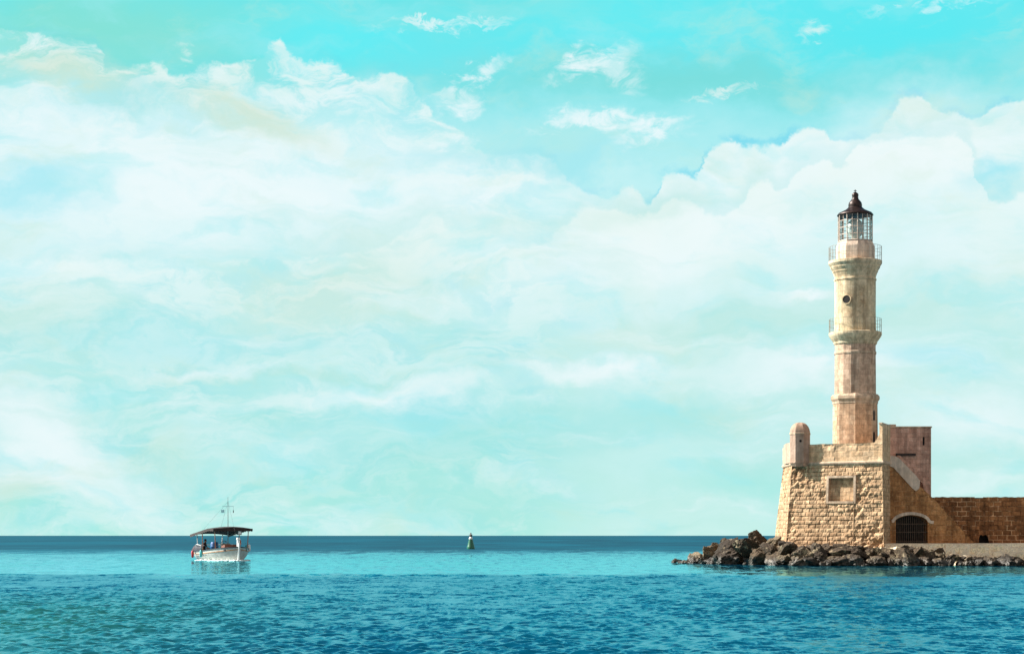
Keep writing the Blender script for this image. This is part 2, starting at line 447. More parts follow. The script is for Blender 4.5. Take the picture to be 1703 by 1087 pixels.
    col = g.mix(g.m('MULTIPLY', g.smooth(mo2, .52, .72), .40), col, (.60, .82, .70))
    # loose wisps in the clear part
    w3 = g.v('SUBTRACT', g.noise(g.v('MULTIPLY', q, (1, 1.6, 1)), 9, 6, .65, out=1, dist=.6), (.5, .5, .5))
    s5 = g.v('SCALE', w3); s5.node.inputs[3].default_value = .26
    qw = g.v('ADD', g.v('ADD', q, s5), s4)
    wmod = g.smooth(g.noise(g.v('MULTIPLY', q, (1, 2.2, 1)), 5, 6, .65, dist=.8), .36, .60)
    for bl in [
        (790, 128, 60, 10, W, .8, 28), (765, 176, 36, 14, W, .8, 20), (985, 108, 60, 12, W, .8, 18), (955, 104, 14, 15, W, .8, 0), (1035, 125, 28, 16, W, .55, -35),
        (735, 40, 90, 5, W, .8, 4), (1358, 48, 20, 9, Wm, .7, 20), (1205, 156, 60, 5, Wm, .8, 8), (1030, 205, 90, 13, W, .85, -6),
        (1075, 222, 42, 15, W, .85, 20), (950, 205, 60, 9, W, .7, 8), (310, 92, 11, 11, Wm, .8, 0), (745, 235, 30, 10, W, .7, 0), (1545, 8, 80, 5, W, .5, 4),
    ]: col = blob(col, bl[0], bl[1], bl[2] * 1.25, bl[3] * 1.6, *bl[4:], qw, .1, wmod)
    # inner ridges of the cloud bank
    ridge = [(-300, 420), (560, 420), (640, 400), (700, 362), (716, 352), (742, 378), (800, 374), (830, 408), (856, 416), (900, 405), (960, 352), (1010, 340),
             (1080, 352), (1120, 330), (1200, 360), (1260, 300), (1285, 296), (1294, 314), (1330, 278), (1370, 262), (1400, 280), (1420, 246), (1460, 236),
             (1560, 222), (1610, 234), (1650, 330), (1703, 316), (2000, 330)]
    D2 = outline_dist(ridge, qe)
    keep = g.m('MAXIMUM', g.m('MULTIPLY', brk, .8), solid)
    e2 = g.smooth(D2, -.008, .025)
    col = g.mix(g.m('MULTIPLY', g.m('MULTIPLY', g.smooth(D2, -.14, -.01), g.m('SUBTRACT', 1.0, e2)), g.m('MULTIPLY', keep, .30)), col, (.42, .80, .82))
    col = g.mix(g.m('MULTIPLY', e2, g.m('MULTIPLY', g.smooth(D2, .0, .55, 1, 0), g.m('MULTIPLY', keep, .38))), col, (.90, .97, .95))
    # fibrous streaks
    st = g.noise(g.v('MULTIPLY', g.v('ADD', q, s1), (.55, 3.2, 1)), 1.7, 7, .62)
    stf = g.m('MULTIPLY', g.smooth(st, .48, .75), g.m('MULTIPLY', g.smooth(D, .0, .5), .5))
    col = g.mix(stf, col, W)
    st2 = g.noise(g.v('MULTIPLY', g.v('ADD', g.v('ADD', q, s1), (7.3, 2.1, 0)), (.5, 2.6, 1)), 1.5, 7, .6)
    col = g.mix(g.m('MULTIPLY', g.smooth(st2, .5, .74), .30), col, (.40, .78, .72))
    # limit the cloud picture to the lower sky; above is the physical sky with loose cloud
    hi = g.smooth(el, .34, .62)
    gen = g.noise(d, 3.2, 7, .6)
    up = g.mix(g.m('MULTIPLY', g.smooth(gen, .52, .68), .45), phys, (.34, .44, .48))
    col = g.mix(hi, col, up)
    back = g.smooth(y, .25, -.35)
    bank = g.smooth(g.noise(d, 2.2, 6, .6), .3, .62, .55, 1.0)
    back_fill = g.mix(bank, up, (.70, .60, .54))  # unseen warm cloud bank added behind the camera to fill the shade
    col = g.mix(back, col, back_fill)
    over = g.m('MULTIPLY', g.smooth(el, .36, .70), g.smooth(y, -.2, .3))
    col = g.mix(over, col, g.mix(1.0, col, (.5, .5, .52), 'MULTIPLY'))
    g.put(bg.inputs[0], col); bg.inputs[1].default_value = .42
    w.cycles.sampling_method = 'MANUAL'; w.cycles.sample_map_resolution = 512
make_world()

# ------------------------------------------------------------------ sea
def make_sea():
    rng = np.random.default_rng(5)
    rows = [1.0]
    while rows[-1] < 26: rows.append(rows[-1] + .5)
    while rows[-1] < 210: rows.append(rows[-1] * 1.0019)
    while rows[-1] < 45000: rows.append(rows[-1] * 1.045)
    Y = np.array(rows)
    t = np.concatenate([-np.geomspace(5, .33, 26)[:-1], np.linspace(-.33, .33, 761), np.geomspace(.33, 5, 26)[1:]])
    YY, TT = np.meshgrid(Y, t, indexing='ij')
    XX = YY * TT
    dY = np.gradient(Y)[:, None] * np.ones_like(TT)
    dX = YY * np.gradient(t)[None, :]
    sp = np.maximum(dX, dY * .8)
    H = np.zeros_like(XX)
    # gust pattern
    def lf(lx, ly, n, seed):
        r = np.random.default_rng(seed); o = np.zeros_like(XX)
        for _ in range(n):
            a = r.uniform(0, 2 * PI); k = r.uniform(.5, 1.5)
            o += np.sin(2 * PI * (XX * math.cos(a) / lx + YY * math.sin(a) / ly) * k + r.uniform(0, 2 * PI))
        return o / math.sqrt(n / 2)
    gust = lf(14, 22, 9, 3)
    amp = 1.0 + .22 * np.clip(gust, -1.6, 2)
    sg = lambda v: 1 / (1 + np.exp(np.clip(-v, -40, 40)))
    slick = sg((YY - 94 - 2.0 * lf(30, 60, 6, 8) - 2.0 * lf(6, 60, 6, 23)) / 1.2) * sg(-(YY - 150 - 10 * lf(30, 90, 6, 9)) / 8)
    lee = sg((XX - 6 - 2 * lf(20, 40, 5, 17)) / 4) * sg((YY - 112) / 3)
    amp = amp * (1 - .70 * np.clip(slick + lee * .5, 0, 1)) * sg(-(YY - 172) / 9)
    for lam, n, sl in ((.24, 18, .062), (.38, 18, .055), (.65, 14, .034), (1.2, 10, .017), (2.4, 8, .008), (5, 5, .003)):
        for _ in range(n):
            l = lam * rng.uniform(.7, 1.4); a = rng.normal(R(75), R(38)); k = 2 * PI / l
            at = np.clip((l / sp - 2.2) / 2.5, 0, 1)
            ph = k * (XX * math.cos(a) + YY * math.sin(a)) + rng.uniform(0, 2 * PI) + .5 * gust
            H += at * (sl / k) * amp * np.sin(ph)
    # an old wake ridge crossing the bay
    yr = 92 + 1.5 * lf(5, 60, 6, 21) + 1.2 * lf(18, 60, 4, 22)
    H += .10 * np.exp(-((YY - yr) / .8) ** 2) * np.clip(1.2 - np.abs(XX + 6) / 26, 0, 1)
    nr, nc = XX.shape
    me = bpy.data.meshes.new('sea')
    co = np.stack([XX, YY, H], -1).reshape(-1, 3)
    idx = np.arange(nr * nc).reshape(nr, nc)
    q = np.stack([idx[:-1, :-1], idx[:-1, 1:], idx[1:, 1:], idx[1:, :-1]], -1).reshape(-1, 4)
    me.vertices.add(len(co)); me.vertices.foreach_set('co', co.ravel())
    me.loops.add(q.size); me.loops.foreach_set('vertex_index', q.ravel().astype(np.int32))
    me.polygons.add(len(q)); me.polygons.foreach_set('loop_start', np.arange(0, q.size, 4, dtype=np.int32))
    me.polygons.foreach_set('use_smooth', np.ones(len(q), dtype=bool))
    me.update(calc_edges=True); me.validate()
    m, g, b = new_mat('sea_water')
    pos = g.node('ShaderNodeNewGeometry').outputs['Position']
    sx = g.node('ShaderNodeSeparateXYZ'); g.put(sx.inputs[0], pos)
    big = g.noise(g.v('MULTIPLY', pos, (.05, .02, 1)), 1.0, 4, .6)
    far = g.smooth(sx.outputs[1], 60, 240)
    gust = g.noise(g.v('MULTIPLY', pos, (.020, .0035, 1)), 1.0, 6, .65)
    deep = g.mix(far, (.0004, .046, .092), (.0002, .026, .056))
    deep = g.mix(g.m('MULTIPLY', g.smooth(big, .45, .65), .5), deep, (.0006, .068, .108))
    deep = g.mix(g.m('MULTIPLY', g.m('MULTIPLY', far, g.smooth(gust, .46, .60)), .7), deep, (.0003, .060, .105))
    left = g.m('MULTIPLY', g.smooth(sx.outputs[0], -2, -12), g.smooth(sx.outputs[1], 75, 40))
    deep = g.mix(g.m('MULTIPLY', left, .7), deep, (.014, .092, .062))
    # fine ripples: tilted facets, so that far water keeps its roughness
    t1 = g.v('SUBTRACT', g.noise(g.v('MULTIPLY', pos, (1.0, .20, 1)), 8.0, 4, .7, out=1), (.5, .5, .5))
    t2 = g.v('SUBTRACT', g.noise(g.v('MULTIPLY', pos, (1.0, .6, 1)), .8, 3, .6, out=1), (.5, .5, .5))
    yw = g.m('ADD', sx.outputs[1], g.m('MULTIPLY', g.m('SUBTRACT', g.noise(g.v('MULTIPLY', pos, (.10, .03, 1)), 1, 4, .6), .5), 45))
    pat = g.noise(g.v('MULTIPLY', pos, (.30, .05, 1)), 1.0, 7, .72)
    pat2 = g.noise(g.v('MULTIPLY', pos, (1.6, .22, 1)), 1.0, 5, .65)
    yp = g.m('ADD', yw, g.m('MULTIPLY', g.m('SUBTRACT', pat, .5), 260))
    sk = g.m('MULTIPLY', g.smooth(yw, 86, 98), g.smooth(yp, 290, 165))
    sk = g.m('MULTIPLY', sk, g.smooth(pat2, .28, .52, .25, 1))
    st = g.m('SUBTRACT', 1.0, g.m('MULTIPLY', sk, .82))
    amt = g.m('MULTIPLY', st, g.smooth(sx.outputs[1], 40, 190, 1.05, .45))
    ro = g.m('MULTIPLY', g.m('SUBTRACT', 1.0, g.m('MULTIPLY', sk, .90)), g.smooth(sx.outputs[1], 60, 200, .20, .60))
    tv = g.v('SCALE', g.v('MULTIPLY', g.v('ADD', t1, t2), (1, 1, 0))); g.put(tv.node.inputs[3], amt)
    nrm = g.v('NORMALIZE', g.v('ADD', g.node('ShaderNodeNewGeometry').outputs['Normal'], tv))
    # water colour below, tinted mirror above; the mirror weakens where unresolved ripples roughen the surface
    df = g.node('ShaderNodeBsdfDiffuse'); g.put(df.inputs['Color'], deep)
    gs = g.node('ShaderNodeBsdfGlossy'); gs.inputs['Color'].default_value = (.36, .90, 1, 1)
    g.put(gs.inputs['Roughness'], ro); g.put(gs.inputs['Normal'], nrm)
    inc = g.node('ShaderNodeNewGeometry').outputs['Incoming']
    c = g.m('MAXIMUM', g.v('DOT_PRODUCT', nrm, inc, out=1), 0.0)
    sg_ = g.m('ADD', g.m('MULTIPLY', ro, g.smooth(ro, .15, .5, .42, .70)), .0)
    ce = g.m('SQRT', g.m('ADD', g.m('MULTIPLY', c, c), g.m('MULTIPLY', sg_, sg_)))
    fr = g.m('ADD', .02, g.m('MULTIPLY', .98, g.m('POWER', g.m('MAXIMUM', g.m('SUBTRACT', 1.0, ce), 0.0), 5.0)))
    mx = g.node('ShaderNodeMixShader'); g.put(mx.inputs[0], fr); g.l.new(df.outputs[0], mx.inputs[1]); g.l.new(gs.outputs[0], mx.inputs[2])
    g.l.new(mx.outputs[0], g.n['Material Output'].inputs['Surface']); g.n.remove(b)
    me.materials.append(m)
    o = bpy.data.objects.new('sea', me); C.objects.link(o)
    tag(o, 'rippled turquoise sea with a pale calm band across the bay', 'sea', kind='structure')
make_sea()

# ------------------------------------------------------------------ bastion
ZB, ZC, ZP = .7, 6.70, 8.08       # foot, string course, parapet top
A1 = (X(1317, 129.7), 129.7); B1 = (X(1467, 126.0), 126.0); L1 = (X(1302.5, 134.5), 134.5)
A0 = (X(1306, 129.0), 129.0); B0 = (X(1470, 125.55), 125.55); L0 = (X(1285.5, 134.5), 134.5)
C1 = (X(1480, 129.0), 129.0); C0 = (X(1481, 129.0), 129.0)
bast = thing('bastion', (23.0, 131.0, ZB), 'weathered sandstone bastion carrying the lighthouse, with a square niche in its lit face', 'fortification')
fr = (Vector(B1) - Vector(A1)).normalized(); fn = Vector((fr.y, -fr.x))       # along / out of the lit face

mb = MB()
Lf = (Vector(B0) - Vector(A0)).length
# niche position along the run: solve for the pixel columns 1378..1421
def run_at(px, a, b):
    lo_, hi_ = 0.0, 1.0
    for _ in range(40):
        mid = (lo_ + hi_) / 2; p = Vector(a).lerp(Vector(b), mid)
        if CX + F * p.x / p.y < px: lo_ = mid
        else: hi_ = mid
    return lo_
def on_face(s, z):
    f = (z - ZB) / (ZC - ZB)
    p = (Vector(A0).lerp(Vector(B0), s)).lerp(Vector(A1).lerp(Vector(B1), s), f)
    return Vector((p.x, p.y, z))
sa, sb = run_at(1380, A1, B1) - .006, run_at(1421, A1, B1) - .006
Ym = on_face((sa + sb) / 2, 5).y
nz0, nz1 = Z(833, Ym), Z(794, Ym)
kw = dict(du=.055, dv=.055, groove=.045, block=.03, erode=.15, escale=2.4)
kw.update(bw=.52, rh=.27)
wall(mb, A0, B0, A1, B1, 0, sa, lambda s: ZB, lambda s: ZC, ZB, ZC, **kw)
wall(mb, A0, B0, A1, B1, sb, 1, lambda s: ZB, lambda s: ZC, ZB, ZC, **kw)
wall(mb, A0, B0, A1, B1, sa, sb, lambda s: ZB, lambda s: nz0, ZB, ZC, **kw)
wall(mb, A0, B0, A1, B1, sa, sb, lambda s: nz1, lambda s: ZC, ZB, ZC, **kw)
kw2 = dict(bw=.52, rh=.27, du=.07, dv=.06, groove=.03, block=.02, erode=.08)
wall(mb, L0, A0, L1, A1, 0, 1, lambda s: ZB, lambda s: ZC, ZB, ZC, **kw2)
wall(mb, B0, C0, B1, C1, 0, 1, lambda s: ZB, lambda s: ZC, ZB, ZC, **kw2)
D1 = (C1[0], 138.5); E1 = (X(1345, 138.5), 138.5)
for p, q, p0, q0 in ((C1, D1, C0, D1), (D1, E1, D1, E1), (E1, L1, E1, L0)):
    mb.face([(p0[0], p0[1], ZB), (q0[0], q0[1], ZB), (q[0], q[1], ZC), (p[0], p[1], ZC)])
mb.face([(p[0], p[1], ZC) for p in (L1, A1, B1, C1, D1, E1)])
mb.build('wall', M['bastion'], bast)
# niche: recess with stone surround
nd = .30
n3 = Vector((fn.x, fn.y, 0))
c00, c10, c11, c01 = on_face(sa, nz0), on_face(sb, nz0), on_face(sb, nz1), on_face(sa, nz1)
mb = MB()
k = [c - n3 * nd for c in (c00, c10, c11, c01)]
mb.face(k)
for i in range(4):
    j = (i + 1) % 4
    c = (c00, c10, c11, c01)
    mb.face([c[i], c[j], k[j], k[i]])
nb = mb.build('niche', M['bastion'], bast)
mb = MB()
tt = Vector((fr.x, fr.y, 0)); zz = Vector((0, 0, 1))
def bar(mb, p, q, w, d, out):
    """rectangular bar from p to q, w wide in-plane, d deep, standing out by out"""
    a = (q - p).normalized(); s = a.cross(n3).normalized() * w / 2; f = n3 * out; bk = n3 * (out - d)
    P = [p - s + f, p + s + f, p + s + bk, p - s + bk]; Q = [v + (q - p) for v in P]
    for i in range(4):
        j = (i + 1) % 4; mb.face([P[j], P[i], Q[i], Q[j]])
    mb.face(P); mb.face(Q[::-1])
e = .07
bar(mb, c00 - zz * .16 - tt * e, c01 + zz * .16 - tt * e, .16, .2, .035)
bar(mb, c10 - zz * .16 + tt * e, c11 + zz * .16 + tt * e, .16, .2, .035)
bar(mb, c00 - zz * e, c10 - zz * e, .15, .2, .05)
bar(mb, c01 + zz * e, c11 + zz * e, .15, .2, .05)
mb.build('niche_surround', M['trim'], nb)

# string course and parapet follow the outline L1-A1-B1-C1
def offset_poly(pts, d):
    out = []
    for i, p in enumerate(pts):
        p = Vector(p); ns = []
        for a, b in ((i - 1, i), (i, i + 1)):
            if 0 <= a and b < len(pts):
                t = (Vector(pts[b]) - Vector(pts[a])).normalized(); ns.append(Vector((t.y, -t.x)))
        n = sum(ns, Vector((0, 0))).normalized(); c = max(.35, n.dot(ns[0]))
        out.append(p + n * d / c)
    return out
def ribbon(mb, pts, prof):
    """sweep a profile [(outward, z)...] along an open outline"""
    rings = [[(q.x, q.y, z) for q in offset_poly(pts, o)] for o, z in prof]
    for i in range(len(prof) - 1):
        for k in range(len(pts) - 1):
            mb.face([rings[i][k], rings[i][k + 1], rings[i + 1][k + 1], rings[i + 1][k]])
    for k in (0, len(pts) - 1):
        f = [r[k] for r in rings]; mb.face(f if k else f[::-1])
outl = [L1, A1, B1, C1]
mb = MB(); ribbon(mb, outl, [(-.2, ZC - .02), (.02, ZC - .02), (.085, ZC + .04), (.10, ZC + .10), (.085, ZC + .16), (.03, ZC + .21), (-.2, ZC + .21), (-.2, ZC - .02)])
mb.build('string_course', M['trim'], bast)
mb = MB()
pp = offset_poly(outl, .03)
for a, b in ((0, 1), (1, 2)):
    wall(mb, pp[a], pp[b], pp[a], pp[b], 0, 1, lambda s: ZC + .2, lambda s: ZP + .02 * math.sin(s * 23), ZC, ZP, du=.08, dv=.08, bw=.8, rh=.36, groove=.012, block=.012, erode=.03)
ins = offset_poly(outl, -.42)
for a, b in ((0, 1), (1, 2), (2, 3)):
    mb.face([(*ins[b], ZC), (*ins[a], ZC), (*ins[a], ZP), (*ins[b], ZP)])
    mb.face([(*pp[a], ZP), (*pp[b], ZP), (*ins[b], ZP), (*ins[a], ZP)])
mb.face([(*pp[2], ZC + .2), (*pp[3], ZC + .2), (*pp[3], ZP), (*pp[2], ZP)])
mb.face([(*pp[0], ZC), (*pp[0], ZP), (*ins[0], ZP), (*ins[0], ZC)])
mb.build('parapet', M['parapet'], bast)
# the tall merlon at the right end of the parapet, with a sloping foot
zt = Z(707, 127.5)
mb = MB()
q0 = Vector(pp[2]) - fr * .22; q1 = Vector(pp[2]); q2 = Vector(pp[3]); q3 = q0 + (q2 - q1)
def lift(q, z): return (q.x, q.y, z)
top = [q0, q1, q2, q3]
rise = [lift(q0, zt), lift(q1, zt), lift(q2, zt), lift(q3, zt)]
low = [lift(q0, ZP - .05), lift(q1, ZP - .05), lift(q2, ZP - .05), lift(q3, ZP - .05)]
for i in range(4):
    j = (i + 1) % 4; mb.face([low[i], low[j], rise[j], rise[i]])
mb.face(rise)
q4 = q0 - fr * .38
mb.face([lift(q4, ZP - .05), lift(q0, ZP - .05), lift(q0, ZP + .55)])
q5 = q4 - fn * .42; q6 = q0 - fn * .42
mb.face([lift(q4, ZP - .05), lift(q0, ZP + .55), lift(q6, ZP + .55), lift(q5, ZP - .05)])
mb.face([lift(q5, ZP - .05), lift(q6, ZP + .55), lift(q6, ZP - .05)])
mer = mb.build('merlon', M['parapet'], bast)
mb = MB(); cc = sum(top, Vector((0, 0))) / 4
cap = [cc + (q - cc) * 1.12 for q in top]
a = [lift(q, zt) for q in cap]; bq = [lift(q, zt + .1) for q in cap]
for i in range(4):
    j = (i + 1) % 4; mb.face([a[i], a[j], bq[j], bq[i]])
mb.face(bq); mb.face(a[::-1])
mb.build('coping', M['trim'], mer)

# sentry box on the left corner
ys = 129.4; sx_ = X(1330.5, ys); rs = 17.6 * ys / F
sent_phase = R(9.0) + R(25)         # an edge 25 degrees left of the line to the camera
mb = MB()
zs = ZC + .16
prof = [(rs * .78, zs - .42), (rs * 1.0, zs - .06), (rs * 1.02, zs)]
mb.lathe((sx_, ys, 0), [(rs * .80, zs - .24), (rs * .98, zs - .06), (rs * 1.04, zs - .02), (rs * 1.04, zs + .06)], 8, -sent_phase)
z1 = Z(722.5, ys)
mb.lathe((sx_, ys, 0), [(rs, zs), (rs, z1)], 8, -sent_phase, caps=False)
sent = mb.build('sentry_box', M['plaster'], bast)
mb = MB(); mb.lathe((sx_, ys, 0), [(rs * 1.0, z1 - .02), (rs * 1.045, z1), (rs * 1.045, z1 + .1), (rs, z1 + .12)], 8, -sent_phase)
mb.build('moulding', M['trim'], sent)
mb = MB(); zt2 = Z(702, ys)
dp = [(rs * math.cos(a) ** .85 if a < 1.5 else .02, z1 + .12 + (zt2 - z1 - .12) * math.sin(a)) for a in [i * PI / 2 / 9 for i in range(10)]]
mb.lathe((sx_, ys, 0), dp, 8, -sent_phase, smooth=False)
mb.build('dome', M['plaster'], sent)
mb = MB()
ph = Vector((X(1331.5, ys - rs), ys - rs * .93, Z(733.5, ys)))
mb.tube([ph + Vector((0, .1, 0)), ph + Vector((0, -.02, 0))], .085, 12)
mb.build('loophole', M['black'], sent)
# solid base of the sentry box on the wall corner: left shoulder
mb = MB()
sh = [(X(1303.5, 133.3), 133.3), (X(1308, 130.9), 130.9), (X(1316, 129.75), 129.75), (X(1326, 131.5), 131.5)]
mb.prism([(p[0], p[1], ZC + .18) for p in sh][::-1], (0, 0, Z(737, 131) - ZC - .18))
mb.build('shoulder', M['plaster'], bast)

# ------------------------------------------------------------------ lighthouse
TY = 132.0; TX = X(1422.3, TY); PM = TY / F      # metres per photo pixel there
def tz(py): return Z(py, TY)
FACE = -math.atan2(TX, TY)                        # rotation that turns a corner to the camera
lh = thing('lighthouse', (TX, TY, ZC), 'tall pale stone lighthouse with octagonal foot, round upper tier, two railed galleries and glazed lantern', 'lighthouse')
ctr = (TX, TY, 0)
mb = MB(); mb.lathe(ctr, [(37.2 * PM, ZC), (37.0 * PM, tz(735)), (36.4 * PM, tz(671))], 8, FACE)
low = mb.build('lower_tier', M['oct'], lh)
# finer stone relief on the octagon comes from its material; openings are black plugs painted as dark recesses on the shaded facet
def facet_panel(ang, r, px, py, w, h, name, parent, arch=True):
    """black plug painted as a dark opening, with frame, on a tower facet: ang = outward azimuth relative to the line to the camera (right positive)"""
    a = FACE - PI / 2 + ang
    n = Vector((math.cos(a), math.sin(a), 0)); t = Vector((-n.y, n.x, 0))
    zc = tz(py)
    base = Vector((TX, TY, zc)) + n * r
    # slide along the facet to the wanted pixel column
    best = min((abs(CX + F * (base + t * s * .02).x / (base + t * s * .02).y - px), s) for s in range(-80, 81))[1] * .02
    c = base + t * best
    mb = MB(); pts = []
    for i in range(13):
        q = PI * i / 12
        pts.append((w / 2 * math.cos(q), h * .25 + w / 2 * math.sin(q)) if arch else None)
    poly = [(-w / 2, -h / 2), (w / 2, -h / 2)] + [p for p in pts]
    P = [c + t * p[0] + zz * p[1] + n * .012 for p in poly]
    mb.prism(P, n * -.10)
    o = mb.build(name, M['black'], parent)
    fr_ = MB()
    for i in range(1, len(poly)):
        p, q = poly[i], poly[(i + 1) % len(poly)]
        if i == 0: continue
        k = 1.0 + .12 / w
        O = lambda s: c + t * s[0] * k + zz * (s[1] * (1 + .1 / h) if s[1] > 0 else s[1])
        I = lambda s: c + t * s[0] + zz * s[1]
        fr_.face([I(p) + n * .03, O(p) + n * .03, O(q) + n * .03, I(q) + n * .03]); fr_.face([O(p) + n * .03, O(p), O(q), O(q) + n * .03])
    fr_.build('surround', M['trim'], o)
    return o
ap = math.cos(PI / 8)
facet_panel(R(67.5), 36.6 * PM * ap, 1453.0, 691, .34, .72, 'window', low)
facet_panel(R(67.5), 36.8 * PM * ap, 1453.0, 729, .42, .95, 'doorway', low)
mb = MB(); mb.lathe(ctr, [(36 * PM, tz(673)), (37.4 * PM, tz(671)), (37.4 * PM, tz(668)), (40 * PM, tz(664)), (40 * PM, tz(659.5)), (37 * PM, tz(656)), (34 * PM, tz(655))], 8, FACE)
mb.build('cornice', M['trim'], lh)
mb = MB(); mb.lathe(ctr, [(34.6 * PM, tz(656)), (34.0 * PM, tz(573))], 16, FACE + R(11.25)); mb.build('middle_tier', M['mid'], lh)
mb = MB(); mb.lathe(ctr, [(34.2 * PM, tz(590)), (35.2 * PM, tz(589)), (35.2 * PM, tz(586)), (34.2 * PM, tz(585))], 16, FACE + R(11.25)); mb.build('moulding', M['trim'], lh)
# lower gallery
mb = MB(); mb.lathe(ctr, [(33.8 * PM, tz(574)), (35.5 * PM, tz(572)), (36 * PM, tz(569)), (39 * PM, tz(565)), (42.4 * PM, tz(560)), (43.6 * PM, tz(557)), (43.6 * PM, tz(553.5)), (41 * PM, tz(552.5)), (30 * PM, tz(552))], 48, 0, rough=.02)
ga = mb.build('gallery', M['upper'], lh)
def railing(parent, r, py0, py1, n, rails):
    mb = MB(); z0, z1 = tz(py0), tz(py1)
    for k in range(n):
        a = 2 * PI * k / n
        p = (TX + r * math.cos(a), TY + r * math.sin(a))
        mb.tube([(p[0], p[1], z0 - .03), (p[0], p[1], z1)], .011, 5)
    for f in rails:
        z = z0 + (z1 - z0) * f
        mb.tube([(TX + r * math.cos(2 * PI * k / 48), TY + r * math.sin(2 * PI * k / 48), z) for k in range(49)], .011, 5, caps=False)
    return mb.build('railing', M['rail'], parent)
railing(ga, 42.8 * PM, 553, 531, 34, (.5, 1))
# upper round tier
mb = MB()
pr = []
for i in range(26):
    f = i / 25; pr.append(((34.2 - .9 * math.sin(f * PI) * .5 - .3 * f) * PM, tz(552.5 - f * 85)))
mb.lathe(ctr, pr, 64, 0, smooth=True, rough=.018)
up = mb.build('upper_tier', M['upper'], lh)
# oculus on the lit edge
ang = math.asin(max(-1, min(1, (1408.5 - 1422.3) / 34)))
a = FACE - PI / 2 + ang
n = Vector((math.cos(a), math.sin(a), 0)); c = Vector((TX, TY, tz(501))) + n * 33.6 * PM
mb = MB(); mb.tube([c - n * .1, c + n * .035], .275, 20, smooth=False)
oc = mb.build('oculus', M['black'], up)
mb = MB()
t_ = Vector((-n.y, n.x, 0))
for k in range(24):
    q0, q1 = 2 * PI * k / 24, 2 * PI * (k + 1) / 24
    def ring(q, r, o): return c + t_ * math.cos(q) * r + zz * math.sin(q) * r + n * o
    mb.face([ring(q0, .275, .06), ring(q0, .335, .06), ring(q1, .335, .06), ring(q1, .275, .06)])
    mb.face([ring(q0, .335, .06), ring(q0, .335, -.08), ring(q1, .335, -.08), ring(q1, .335, .06)])
    mb.face([ring(q0, .275, -.05), ring(q0, .275, .06), ring(q1, .275, .06), ring(q1, .275, -.05)])
mb.build('surround', M['upper'], oc)
mb = MB(); mb.lathe(ctr, [(33.4 * PM, tz(468.5)), (35 * PM, tz(467)), (35 * PM, tz(464.5)), (33.6 * PM, tz(463.5)), (34.2 * PM, tz(460)), (36 * PM, tz(455)), (37.5 * PM, tz(452.5)), (37.5 * PM, tz(451)),
                          (40 * PM, tz(447)), (40.8 * PM, tz(445.5)), (40.8 * PM, tz(444)), (43 * PM, tz(440.5)), (44 * PM, tz(439)), (44 * PM, tz(435)), (42 * PM, tz(434.3)), (28 * PM, tz(433.8))], 56, 0, rough=.018)
ga2 = mb.build('gallery', M['upper'], lh)
railing(ga2, 43.2 * PM, 434.5, 411, 34, (.5, 1))
# lantern
mb = MB(); mb.lathe(ctr, [(32 * PM, tz(434.5)), (32 * PM, tz(411)), (29.5 * PM, tz(405)), (28.3 * PM, tz(402.5))], 10, FACE + R(8)); lb = mb.build('lantern_base', M['pale'], lh)
NL = 10; rl = 28.2 * PM; zl0, zl1 = tz(403), tz(357)
def lc(k, r=rl): 
    a = FACE - PI / 2 + R(8) + 2 * PI * k / NL; return Vector((TX + r * math.cos(a), TY + r * math.sin(a), 0))
mb = MB()
for k in range(NL):
    p = lc(k); mb.tube([p + zz * zl0, p + zz * zl1], .038, 6)
    q = lc(k + 1)
    for f in (.02, .98): mb.tube([p + zz * (zl0 + (zl1 - zl0) * f), q + zz * (zl0 + (zl1 - zl0) * f)], .05, 6)
    for f in (.25, .5, .75): mb.tube([p + zz * (zl0 + (zl1 - zl0) * f), q + zz * (zl0 + (zl1 - zl0) * f)], .024, 5)
    mm = (p + q) / 2; mb.tube([mm + zz * zl0, mm + zz * zl1], .024, 5)
lant = mb.build('lantern_frame', M['lmull'], lh)
mb = MB()
for k in range(NL):
    p, q = lc(k, rl * .985), lc(k + 1, rl * .985)
    mb.face([p + zz * zl0, q + zz * zl0, q + zz * zl1, p + zz * zl1])
mb.build('glazing', M['glass'], lant)
mb = MB(); mb.lathe(ctr, [(.30, zl0), (.30, zl0 + .35), (.46, zl0 + .5), (.62, zl0 + .85), (.62, zl0 + 1.05), (.46, zl0 + 1.4), (.3, zl0 + 1.55)], 20, 0, smooth=True)
m_, g_, b_ = new_mat('lens_glass'); b_.inputs['Base Color'].default_value = (.35, .42, .40, 1); b_.inputs['Roughness'].default_value = .12
tcx = g_.node('ShaderNodeTexCoord').outputs['Object']; wv = g_.node('ShaderNodeTexWave', bands_direction='Z'); wv.inputs['Scale'].default_value = 6; g_.put(wv.inputs[0], tcx)
g_.put(b_.inputs['Base Color'], g_.mix(wv.outputs[1], (.42, .48, .46), (.75, .8, .76)))
mb.build('lens', m_, lh)
mb = MB(); mb.lathe(ctr, [(27 * PM, tz(359.5)), (29.8 * PM, tz(359)), (29.8 * PM, tz(357)), (27.5 * PM, tz(354.5)), (22 * PM, tz(352)), (16 * PM, tz(349)), (12 * PM, tz(345.5)), (10.5 * PM, tz(343)), (7, tz(343)) if False else (9.5 * PM, tz(342))], 20, FACE, smooth=True)
rf = mb.build('lantern_roof', M['roof'], lh)
mb = MB(); mb.lathe(ctr, [(9 * PM, tz(349)), (11 * PM, tz(345)), (11.4 * PM, tz(341)), (10.4 * PM, tz(337)), (8 * PM, tz(334)), (5.6 * PM, tz(331)), (5 * PM, tz(327)), (5.6 * PM, tz(325)), (5.2 * PM, tz(322.5)), (3 * PM, tz(320.5)), (1.4 * PM, tz(319.5))], 18, 0, smooth=True)
mb.build('vent', M['roof'], rf)
